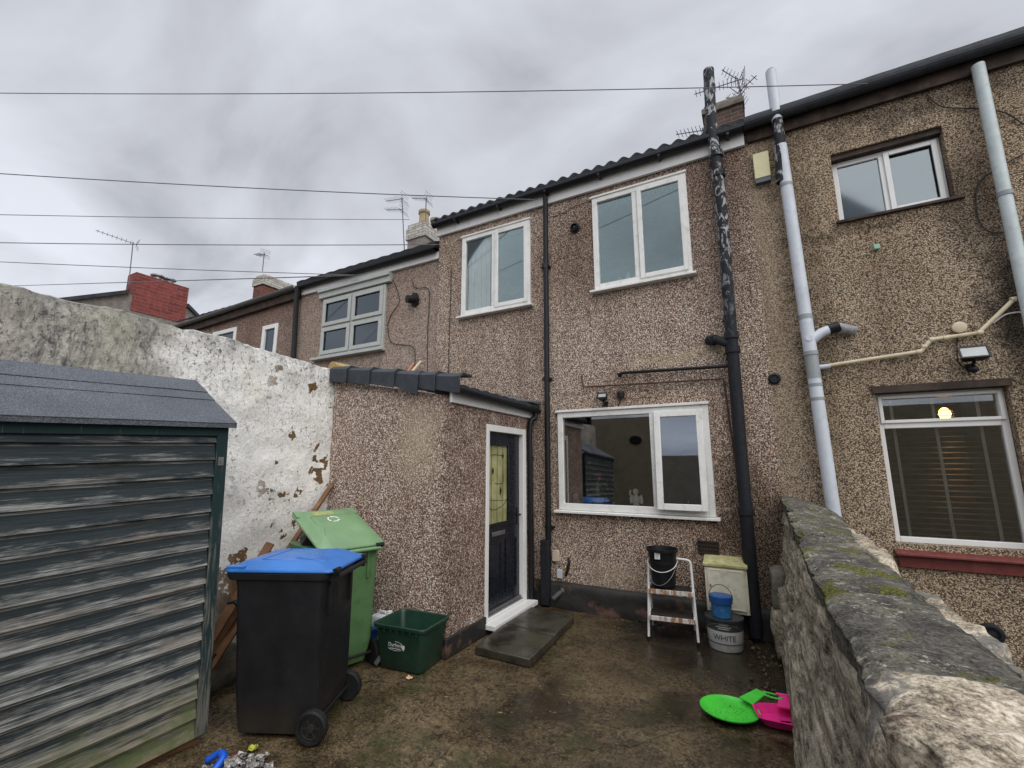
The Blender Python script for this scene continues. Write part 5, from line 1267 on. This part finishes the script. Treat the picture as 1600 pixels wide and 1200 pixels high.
aerial(at(632,395,Y=Y1), at(628,308,Y=Y1), (-1,.05,.22), .62, 6, 'tall TV aerial with two booms left of the whitewashed chimney', [(.36, (-1,.05,.3), .62, 6)])
aerial(at(665,345,Y=8.0), at(666,308,Y=8.0), (-1,.0,.35), .5, 6, 'small TV aerial rising between the pots of the whitewashed chimney')
aerial(at(410,424,Y=8.3), at(413,395,Y=8.3), (-1,.3,.32), 1.0, 8, 'TV aerial on top of the brown brick chimney')
aerial(at(201,445,X=GX), at(208,378,X=GX), (-.3,-1,.12), .9, 8, 'TV aerial on the left end of the broad red chimney', el=.18)
aerial(at(1163,170,Y=8.3), at(1152,122,Y=8.3), (-1,.0,.05), .75, 11, 'large TV aerial on the chimney between the two soil pipes', [(.3, (.5,-.3,.1), .35, 4), (.03, (-.5,-.2,.5), .35, 5), (.42, (-.6,-.3,.0), .25, 3)], el=.13)
aerial(at(1100,215,Y=8.2), at(1098,200,Y=8.2), (-1,.1,.28), .5, 7, 'small TV aerial low on the roof left of the iron soil pipe')
# ------------------------------------------------------------------ OVERHEAD WIRES
def wire(a, b, label, sag=.1, r=.011):
    single('overhead_wire', MB().tube(arc(a, b, sag, 16), r*.75, 5), M['cable_grey'], label, 'overhead wire', 'overhead wires')
YE = D-.1
def wl(pl, pr, Yr, label, sag=.1, XW=-11, r=.009):
    a = at(*pl, X=XW); b = at(*pr, Y=Yr); d_ = (a-b); wire(a+d_*.5, b, label, sag, r)
wl((0,134), (1388,130), YE, 'topmost overhead wire, crossing the whole sky to the dark eaves', .12, -8, .0065)
wl((0,264), (840,312), YE, 'second overhead wire from the top, ending at the middle house gutter', .08, -9)
wl((0,332), (640,343), 8, 'third overhead wire from the top, ending at the whitewashed chimney', .05, -12)
wl((0,375), (688,382), YE, 'fourth overhead wire from the top, ending at the left neighbour gutter', .05, -10)
wl((0,407), (560,430), YE, 'fifth overhead wire from the top, just above the brown brick chimney', .03, -12)
wl((40,446), (560,430), YE, 'lowest overhead wire, passing behind the red chimney', .0, -22, .014)

# ------------------------------------------------------------------ STEP STOOL
fl = at(1014, 1001, Z=0); frr = at(1092, 1011, Z=0); wdt = (frr-fl).length; sdir_ = (frr-fl).normalized(); bdir = Vector((-sdir_.y, sdir_.x, 0))
stl = thing('step_stool', 'white two step folding stool with rusty treads under the kitchen window', 'step stool', tuple(fl), (0, 0, math.atan2(sdir_.y, sdir_.x)))
W_ = wdt
def S(x, y, z): return (x, y, z)
T_ = .71; by = .19                     # front legs lean back to the top hoop
def leg(s): x = 0 if s == 0 else W_; return x
for x, s in ((0, 1), (W_, -1)):
    MB().tube([(x,0,.02), (x+s*.012, by*.55, T_*.55), (x+s*.02, by, T_-.03)], .0125, 10).build('leg', M['stool'], stl, local=True, smooth='auto')
    MB().tube([(x,0,0), (x,0,.04)], .016, 10).build('rubber_foot', M['tyre'], stl, local=True)
    MB().tube([(x+s*.02,.40,.02), (x+s*.03,.24,.38), (x+s*.03,.17,.5)], .010, 8).build('leg', M['stool'], stl, local=True, smooth='auto')
    MB().tube([(x+s*.03,.2,.46), (x+s*.02,.06,.25)], .006, 6).build('side_strut', M['stool'], stl, local=True)
MB().tube([(.03,.405,.1),(W_-.03,.405,.1)], .010, 8).build('rear_rail', M['stool'], stl, local=True)
MB().tube(smooth_path([(.02,by,T_-.04),(.025,by+.005,T_),(.05,by+.01,T_+.03),(W_*.5,by+.01,T_+.04),(W_-.05,by+.01,T_+.03),(W_-.025,by+.005,T_),(W_-.02,by,T_-.04)], 5), .0125, 10).build('top_hoop', M['stool'], stl, local=True, smooth='auto')
for (z, y0_, d_) in ((.235, -.03, .25), (.465, .04, .25)):
    MB().box((.03, y0_+.012, z-.004), (W_-.03, y0_+d_, z+.004)).build('tread', M['tread'], stl, local=True)
    MB().box((.018, y0_, z-.035), (W_-.018, y0_+.011, z+.008)).build('step_edge', M['rusty'], stl, local=True, bev=.003, label='white step edge streaked with rust')
    MB().box((.014, y0_+.004, z-.03), (.026, y0_+d_, z+.01)).box((W_-.026, y0_+.004, z-.03), (W_-.014, y0_+d_, z+.01)).build('step_side', M['stool'], stl, local=True)
# black bucket on the stool (two nested)
mw = MW[stl.name]; bp = Vector(mw @ Vector((W_*.36, .17, .470)))
bk_ = thing('bucket', 'black plastic bucket standing on the top step of the white stool', 'bucket', tuple(bp))
MB().lathe([(.088,0),(.092,.006),(.112,.2),(.122,.205),(.122,.225),(.116,.228),(.125,.31),(.139,.312),(.139,.335),(.13,.335),(.118,.25),(.1,.02),(.01,.015)], 36, Matrix.Translation(bp) @ Matrix.Scale(1.14, 4)).build('body', M['black_pl'], bk_, smooth='auto')
hpts = [bp+1.14*Vector((.13*math.cos(R(a)), -.13*abs(math.sin(R(a)))-.004, .235-.085*math.sin(R(a)))) for a in range(0, 181, 12)]
MB().tube(hpts, .004, 6).build('handle', M['upvc'], bk_, smooth=True)
hpts = [bp+1.14*Vector((.12*math.cos(R(a)), -.118*abs(math.sin(R(a)))-.006, .19-.15*math.sin(R(a))*(1 if a < 90 else 1)+(.04*math.cos(R(a))))) for a in range(0, 181, 12)]
MB().tube(hpts, .003, 6).build('handle', M['metal'], bk_, smooth=True)
Ml = Matrix.Translation(bp+1.14*Vector((-.02,-.1265,.285))) @ Matrix.Rotation(R(90-4), 4, 'X')
MB().slab((-.026,-.032,0), (1,0,0), (0,1,0), (0,0,1), 0, .052, 0, .064, -.004, .0015).build('paper_label', M['white_print'], bk_, xf=Ml)
tl = MB()
for k in range(5): tl.box((-.02, -.022+k*.011, .0016), (.018-.004*(k % 2), -.0185+k*.011, .002))
tl.build('label_print', M['black_pl'], bk_, xf=Ml)

# ------------------------------------------------------------------ METER BOX
yb_ = D-.2; g0 = at(1099, 870, Y=yb_); g1 = at(1166, 965, Y=yb_)
gx0, gx1, gz0_, gz1_ = g0.x, g0.x+.39, .25, .765
mbx = thing('meter_box', 'yellowed white gas meter box with mossy lid beside the iron soil pipe', 'meter box', ((gx0+gx1)/2, D, .25))
MB().box((gx0, yb_, gz0_), (gx1, D, gz1_-.085)).build('case', M['gasbox'], mbx, bev=.008)
MB().hexa([(gx0-.01,yb_-.02,gz1_-.085),(gx1+.01,yb_-.02,gz1_-.085),(gx1+.01,D,gz1_-.085),(gx0-.01,D,gz1_-.085),(gx0-.01,yb_-.02,gz1_-.055),(gx1+.01,yb_-.02,gz1_-.055),(gx1+.01,D,gz1_),(gx0-.01,D,gz1_)]).build('lid', M['mossy_box'], mbx, bev=.006, label='green mossy sloping lid')
d_ = MB().box((gx0+.025, yb_-.012, gz0_+.03), (gx1-.025, yb_, gz1_-.1)); md = (gx0+gx1)/2-.01
dr = d_.build('door', M['gasbox'], mbx, bev=.004)
MB().frame((gx0+.035, yb_-.012, gz0_+.04), UX, UZ, NY, md-gx0-.05, gz1_-gz0_-.15, .008, .004).frame((md+.012, yb_-.012, gz0_+.04), UX, UZ, NY, gx1-.04-md-.012, gz1_-gz0_-.15, .008, .004).build('panel_moulding', M['gasbox'], dr)
MB().tube([(gx0+.05, yb_-.012, .5), (gx0+.05, yb_-.02, .5)], .01, 10).build('lock', M['metal'], dr)

# ------------------------------------------------------------------ PAINT TUB + POT
tc_ = Vector((-.405, 5.03, 0)); TS = 1.13
tub = thing('paint_tub', 'round paint tub with white band standing by the meter box', 'paint tub', tuple(tc_))
Mx = Matrix.Translation(tc_) @ Matrix.Scale(TS, 4)
MB().lathe([(.128,0),(.132,.006),(.142,.155),(.14,.157)], 40, Mx).build('body', M['tub_white'], tub, smooth='auto')
MB().lathe([(.1425,.157),(.145,.225),(.1,.226)], 40, Mx).build('dark_band', M['tub_dark'], tub, smooth='auto')
MB().lathe([(.15,.222),(.153,.225),(.153,.243),(.146,.246),(.14,.238),(.02,.238)], 40, Mx).build('lid', plain('tub_lid', (.03,.032,.036), .45, .4, .2), tub, smooth='auto')
MB().tube([tc_+TS*Vector((.140*math.cos(R(a)), .140*math.sin(R(a)), .062)) for a in range(0, 361, 12)], .0035, 5).build('ring', M['tub_dark'], tub)
MB().tube([tc_+TS*Vector((.152*math.cos(R(a)), .152*math.sin(R(a)), .12+.1*abs(math.cos(R(a+90))))) for a in range(180, 361, 12)], .0025, 5).build('handle', M['metal'], tub)
cv = MB(); view = math.atan2(-tc_.y, -tc_.x)
def wrap_text(txt, size, z0, rad, a0):
    tmp = MB(); text_mesh(tmp, txt, size, Matrix.Identity(4), .0006)
    for v in tmp.v:
        a_ = a0+v.x/rad; v.x, v.y, v.z = tc_.x+(rad+v.z)*math.cos(a_), tc_.y+(rad+v.z)*math.sin(a_), z0+v.y
    return tmp
tt = wrap_text('WHITE', .065, .122, .1425*TS, view-.05); tt.build('lettering', M['tub_dark'], tub)
bd = MB()
for k, (z_, w_) in enumerate(((.232, .5), (.214, .8), (.198, .6))):
    for q_ in range(10):
        a0_ = view-.05+(q_/10-.5)*w_; a1_ = view-.05+((q_+.7)/10-.5)*w_
        bd.add([tc_+Vector((.1655*math.cos(a_), .1655*math.sin(a_), z2)) for a_, z2 in ((a0_, z_), (a1_, z_), (a1_, z_+.008), (a0_, z_+.008))], [(0,1,2,3)])
bd.build('band_print', M['tub_white'], tub)
pc = tc_+Vector((-.015,-.01,.2385*TS)); PS = Matrix.Translation(tc_+Vector((-.015,-.01,.2385*TS))) @ Matrix.Scale(1.28, 4)
pot = thing('paint_pot', 'small blue pot with wire handle standing on the paint tub lid', 'pot', tuple(pc))
MB().lathe([(.062,0),(.066,.004),(.074,.12),(.079,.122),(.08,.15),(.075,.15),(.07,.12),(.06,.11),(.005,.11)], 30, PS).build('body', M['blue_pot'], pot, smooth='auto')
MB().lathe([(.0765,.098),(.0805,.1),(.083,.148),(.079,.15)], 30, PS).build('rim_band', plain('blue_rim', (.015,.09,.3), .4, .5, .1), pot, smooth='auto')
MB().tube([PS @ Vector((.083*math.cos(R(a)), 0, .125+.1*math.sin(R(a)))) for a in range(0, 181, 10)], .003, 6).build('handle', M['cable'], pot)
# litter by the wall
ltm = plain('brown_leaf', (.09,.06,.035), .6, .4, .5, vs=20, dirt=(.3,.28,.24)); mb = MB()
for i in range(60):
    c = at(random.uniform(1170,1222), random.uniform(1000,1090), Z=.012); s = random.uniform(.006,.022); a = random.uniform(0,6.3)
    q4 = [c+Vector((math.cos(a+k*1.57)*s*(1 if k % 2 else .6), math.sin(a+k*1.57)*s, random.uniform(-.004,.012))) for k in range(4)]
    mb.add([v for v in q4]+[v-Vector((0,0,.003)) for v in q4], [(0,1,2,3),(7,6,5,4),(0,4,5,1),(1,5,6,2),(2,6,7,3),(3,7,4,0)])
tag(mb.build('leaf_litter', ltm), 'damp brown leaf litter and grit at the foot of the stone wall', 'litter', kind='stuff')

gm = plain('grit', (.13,.1,.07), .7, .4, .6, vs=30, dirt=(.35,.32,.27)); mb = MB(); rg_ = random.Random(5)
def grit(c, s):
    vs = [c+Vector((rg_.uniform(-1,1)*s, rg_.uniform(-1,1)*s, rg_.uniform(0,1)*s)) for _ in range(3)]+[c+Vector((0,0,s*.9)), c+Vector((s*.7,-s*.4,0))]
    mb.add(vs, [(0,1,3),(1,2,3),(2,4,3),(4,0,3)])
for i in range(420):
    k = rg_.random()
    if k < .25: c = Vector((rg_.uniform(-2.57, -2.45) , rg_.uniform(3.5, 4.2), 0))
    elif k < .45: c = Vector((rg_.uniform(-4, -2.6), 3.5-abs(rg_.gauss(0, .05)), 0))
    elif k < .65: c = Vector((rg_.uniform(-1.9, -.1), 5.33-abs(rg_.gauss(0, .06)), 0))
    elif k < .8: c = Vector((.02-abs(rg_.gauss(0, .07)), rg_.uniform(2, 5.2), 0))
    else: c = Vector((rg_.uniform(-2.8, 0), rg_.uniform(1.9, 5), 0))
    grit(c, rg_.uniform(.003, .011))
tag(mb.build('grit', gm), 'loose grit and crumbs of render scattered over the wet yard', 'grit', kind='stuff')
# ------------------------------------------------------------------ SLEDGES
def dished(mb, c, rx, ry, ang, h=.045, lip=.015, tilt=0):
    Mx = Matrix.Translation(c) @ Matrix.Rotation(ang, 4, 'Z') @ Matrix.Rotation(tilt, 4, 'X')
    mb.lathe([(.55,.006),(.8,.012),(.95,h),(1.0,h+lip*.3),(1.0,h+lip*.3-.006),(.93,h-.012),(.78,.004),(.02,0)], 40, Mx @ Matrix.Diagonal((rx, ry, 1, 1)))
    return Mx
g0 = at(1093,1092,Z=.06); g1 = at(1188,1112,Z=.06); g2 = at(1140,1078,Z=.06); g3 = at(1160,1130,Z=.05)
gc = (g0+g1)/2; rx = (g1-g0).length/2; 
sl = thing('sledge', 'lime green plastic scoop seat sledge lying on the wet concrete', 'sledge', tuple(gc))
mb = MB(); Mx = dished(mb, Vector((gc.x, gc.y-.0, .012)), rx, rx*.95, math.atan2(g1.y-g0.y, g1.x-g0.x)+.1, .028)
mb.build('seat', M['lime'], sl, smooth='auto')
n0 = at(1166,1097,Z=.06); n1 = at(1190,1082,Z=.09); n2 = at(1222,1092,Z=.1)
nd = (n1-n0).normalized(); ns = Vector((-nd.y, nd.x, 0)).normalized()
MB().loft([[n0+ns*s*.055+Vector((0,0,z)) for s, z in ((-1,0),(1,0),(1,.012),(-1,.012))], [n1+ns*s*.04+Vector((0,0,z)) for s, z in ((-1,0),(1,0),(1,.012),(-1,.012))]]).build('neck', M['lime'], sl, bev=.004)
hd = (n2-n1).normalized(); hs = Vector((-hd.y, hd.x, 0))
loop = [n1+(n2-n1)*(.5+.52*math.cos(R(a)))+hs*.03*math.sin(R(a)) for a in range(0, 361, 20)]
MB().tube(loop, .0075, 8).build('handle', M['lime'], sl, smooth=True)
# mud on the seat
md_ = MB()
for i in range(70):
    a = random.uniform(0,6.28); r_ = math.sqrt(random.random())*.75; c = Vector((gc.x+rx*r_*math.cos(a), gc.y+rx*.7*r_*math.sin(a), .0195)); s = random.uniform(.001,.0035)
    md_.add([c+Vector((math.cos(k*1.05+a)*s*random.uniform(.6,1.3), math.sin(k*1.05+a)*s, 0)) for k in range(6)]+[c+Vector((0,0,.003))], [(k,(k+1) % 6,6) for k in range(6)])
md_.build('mud_specks', plain('mud', (.04,.08,.02), .8, .2, .4), sl)
p0_ = at(1178,1128,Z=.03); p1_ = at(1225,1128,Z=.03)
pk = thing('sledge', 'bright pink plastic scoop sledge partly behind the stone wall edge', 'sledge', tuple(p1_))
pc_ = at(1226,1124,Z=.03); mb = MB(); Mp = Matrix.Translation((pc_.x+.02, pc_.y, .012)) @ Matrix.Rotation(.25, 4, 'Z')
for_ = lambda z, w_, d_, o_: [Mp @ Vector((p[0], p[1]*(1+.5*p[0]/w_)+o_, z)) for p in sup(w_, d_, .04)]
mb.loft([for_(.0,.32,.2,0), for_(.05,.39,.27,0), for_(.055,.40,.28,0), for_(.055,.375,.255,0), for_(.01,.31,.19,0), for_(.006,.1,.06,0)])
mb.build('seat', M['pink'], pk, smooth='auto')
q0 = at(1222,1105,Z=.08); q1 = at(1228,1090,Z=.1)
MB().loft([[q0+Vector((dx,0,z)) for dx, z in ((-.03,-.01),(.05,-.01),(.05,.004),(-.03,.004))], [q1+Vector((dx,0,z)) for dx, z in ((-.04,0),(.04,0),(.04,.012),(-.04,.012))]]).tube([q1+Vector((-.06,0,.01)), q1+Vector((.05,.01,.01))], .011, 8).build('handle', M['pink'], pk, bev=.003)

# ------------------------------------------------------------------ RUBBISH bottom left
mb = MB(); rnd = random.Random(11)
def scrap(mb, c, s, rnd, n=5):
    a = rnd.uniform(0, 6.3); up = Vector((rnd.uniform(-.6,.6), rnd.uniform(-.6,.6), 1)).normalized(); u_ = up.orthogonal().normalized(); v_ = up.cross(u_)
    g = [[c+(u_*math.cos(a)+v_*math.sin(a))*(i-1.5)*s*.5+(v_*math.cos(a)-u_*math.sin(a))*(j-1.5)*s*.4+up*rnd.uniform(-.3,.3)*s for j in range(4)] for i in range(4)]
    mb.add([p for r in g for p in r], [(i*4+j, i*4+j+1, i*4+j+5, i*4+j+4) for i in range(3) for j in range(3)])
for i in range(130):
    px = rnd.gauss(385, 22); py = rnd.uniform(1178, 1215) if abs(px-385) < 35 else rnd.uniform(1190, 1215)
    c = at(px, py, Z=rnd.uniform(.01, .05)); scrap(mb, c, rnd.uniform(.012,.035), rnd)
tag(mb.build('litter_heap', M['foil']), 'scattered heap of torn silver and brown packaging at the bottom left', 'litter', kind='stuff')
c = at(342, 1190, Z=.03)
single('toy_tube', MB().tube(smooth_path([c+Vector((-.07,-.03,.0)), c+Vector((-.02,.01,.03)), c+Vector((.035,-.0,.025)), c+Vector((.05,-.06,-.01))], 5), [.018]*6+[.022]*10, 12), M['blue_toy'], 'curved bright blue plastic toy piece on the ground beside the shed', 'toy', smooth=True)
for (px, py, mm_, lab) in ((394,1170,'yellow','crumpled yellow wrapper behind the packaging heap'), (361,1187,'red','small red scrap between blue toy and packaging heap')):
    mb = MB(); 
    for k in range(4): scrap(mb, at(px, py, Z=.02)+Vector((rnd.uniform(-.008,.008), rnd.uniform(-.008,.008), rnd.uniform(0,.01))), .03, rnd)
    single('wrapper', mb, M[mm_], lab, 'wrapper')
mb = MB(); scrap(mb, at(639, 1058, Z=.012), .025, rnd); scrap(mb, at(642, 1059, Z=.014), .02, rnd)
single('wrapper', mb, plain('pale_scrap', (.7,.45,.3), .5, .4, .2), 'tiny pale scrap in front of the recycling box', 'wrapper')

# ------------------------------------------------------------------ THINGS BEHIND THE KITCHEN GLASS
MB().box((BWx0, D+.07, BWz0-.02), (BWx1, D+.36, BWz0+.03)).build('window_board', M['upvc_clean'], house)
ZS = BWz0+.03
def fig():
    c = at(994, 785, Y=D+.1); c.z = ZS
    t = thing('figurine', 'white cherub figurine on the kitchen window sill', 'figurine', tuple(c))
    s = 1.45
    b = MB().lathe([(.035,0),(.036,.012),(.028,.018),(.024,.05),(.03,.075),(.022,.105),(.012,.118),(.02,.13),(.024,.145),(.018,.162),(.004,.168)], 16, Matrix.Translation(c) @ Matrix.Scale(s, 4))
    b.tube([c+Vector((-.02,0,.1))*s, c+Vector((-.045,-.01,.12))*s, c+Vector((-.04,-.01,.155))*s], .008*s, 8).tube([c+Vector((.02,0,.1))*s, c+Vector((.035,-.02,.08))*s], .008*s, 8)
    b.build('body', M['skin_white'], t, smooth='auto')
    b = MB()
    for sg in (-1, 1): b.loft([[c+Vector((sg*x*s, .015+th, z*s)) for x, z in ((.01,.09),(.045,.12),(.055,.08),(.05,.045),(.03,.05))] for th in (0, .008)])
    b.build('wing', M['skin_white'], t)
fig()
def plant():
    c = at(935, 790, Y=D+.2); c.z = ZS
    t = thing('pot_plant', 'potted plant with strap leaves and a red flower behind the kitchen glass', 'plant', tuple(c))
    MB().lathe([(.05,0),(.07,.1),(.076,.1),(.076,.12),(.06,.12),(.01,.11)], 20, Matrix.Translation(c)).build('pot', M['terrazzo'], t, smooth='auto')
    lf = MB(); rnd = random.Random(3)
    for k in range(11):
        a = rnd.uniform(-.6, 3.8); L = rnd.uniform(.16, .3); h_ = rnd.uniform(.1, .22); w_ = .011
        d = Vector((math.cos(a), -.35*abs(math.sin(a)), 0)); s_ = Vector((-d.y, d.x, 0)).normalized(); prev = None; rows = []
        for i in range(7):
            u_ = i/6; p = c+Vector((0,0,.11))+d*L*u_+Vector((0,0,h_*math.sin(u_*2.4))); ww = w_*math.sin(math.pi*(u_*.85+.12)); rows.append((p-s_*ww, p+s_*ww))
        b0 = len(lf.v)
        for r_ in rows: lf.v += [r_[0], r_[1]]
        for i in range(6): lf.f.append((b0+2*i, b0+2*i+1, b0+2*i+3, b0+2*i+2))
    lf.build('leaves', M['leaf'], t)
    f = c+Vector((.03,-.03,.34)); MB().tube([c+Vector((0,0,.1)), f], .004, 6).build('stem', M['leaf'], t)
    fl_ = MB()
    for k in range(6):
        a = k*1.05; fl_.lathe([(.002,-.005),(.014,.012),(.012,.03),(.002,.042)], 8, Matrix.Translation(f) @ Matrix.Rotation(a, 4, 'Z') @ Matrix.Rotation(R(28), 4, 'Y'))
    fl_.build('flower', plain('red_petal', (.6,.02,.02), .5, .4, .15), t, smooth=True)
plant()
c = at(900, 790, Y=D+.2); c.z = ZS
single('glass_jar', MB().lathe([(.035,0),(.04,.01),(.04,.13),(.03,.145),(.03,.16),(.005,.16)], 18, Matrix.Translation(c)), plain('jar', (.25,.26,.27), .2, .6, .1), 'grey jar at the left end of the kitchen window sill', 'jar', smooth='auto')
c = at(1072, 780, Y=D+.16); c.z = ZS
single('brush', MB().tube([c, c+Vector((.025,0,.12))], [.008,.006], 8), M['upvc_clean'], 'slim white brush standing behind the small opening kitchen sash', 'brush')
# curtain upstairs left
mb = MB(); n = 60; x0, x1 = ULx0+.07, -3.33; yy = D+.06
for i in range(n+1):
    x = x0+(x1-x0)*i/n; y = yy+.012*math.sin(i*1.05)+.01*math.sin(i*.37)
    for z in (ULz0+.05, (ULz0+ULz1)/2, ULz1-.05): mb.v.append(Vector((x+(.04*noise.noise(Vector((i*.2,0,z)))), y, z)))
for i in range(n):
    for k in (0, 1): a = i*3+k; mb.f.append((a, a+3, a+4, a+1))
single('curtain', mb, M['curtain'], 'white net curtain hanging in the upper left window of the middle house', 'curtain', smooth=True)
# bottles upstairs right
for i, (px, h_, mm_, lab) in enumerate(((968,.1,'lime','pale green bottle leftmost on the upper right window sill'), (982,.14,'upvc_clean','tall white bottle in the middle of the upper right window sill'), (992,.11,'blue_pot','small bluish bottle right of the tall white bottle upstairs'))):
    c = at(px, 432, Y=D+.09); c.z = URz0+.07
    mcol = plain('bottle_%s' % mm_, {'lime': (.5,.7,.4), 'upvc_clean': (.85,.85,.85), 'blue_pot': (.45,.6,.7)}[mm_], .3, .5, .05)
    single('bottle', MB().lathe([(.03,0),(.033,.01),(.033,h_*.7),(.014,h_*.85),(.014,h_),(.003,h_)], 14, Matrix.Translation(c)), mcol, lab, 'bottle', 'bottles on the upstairs sill', smooth='auto')
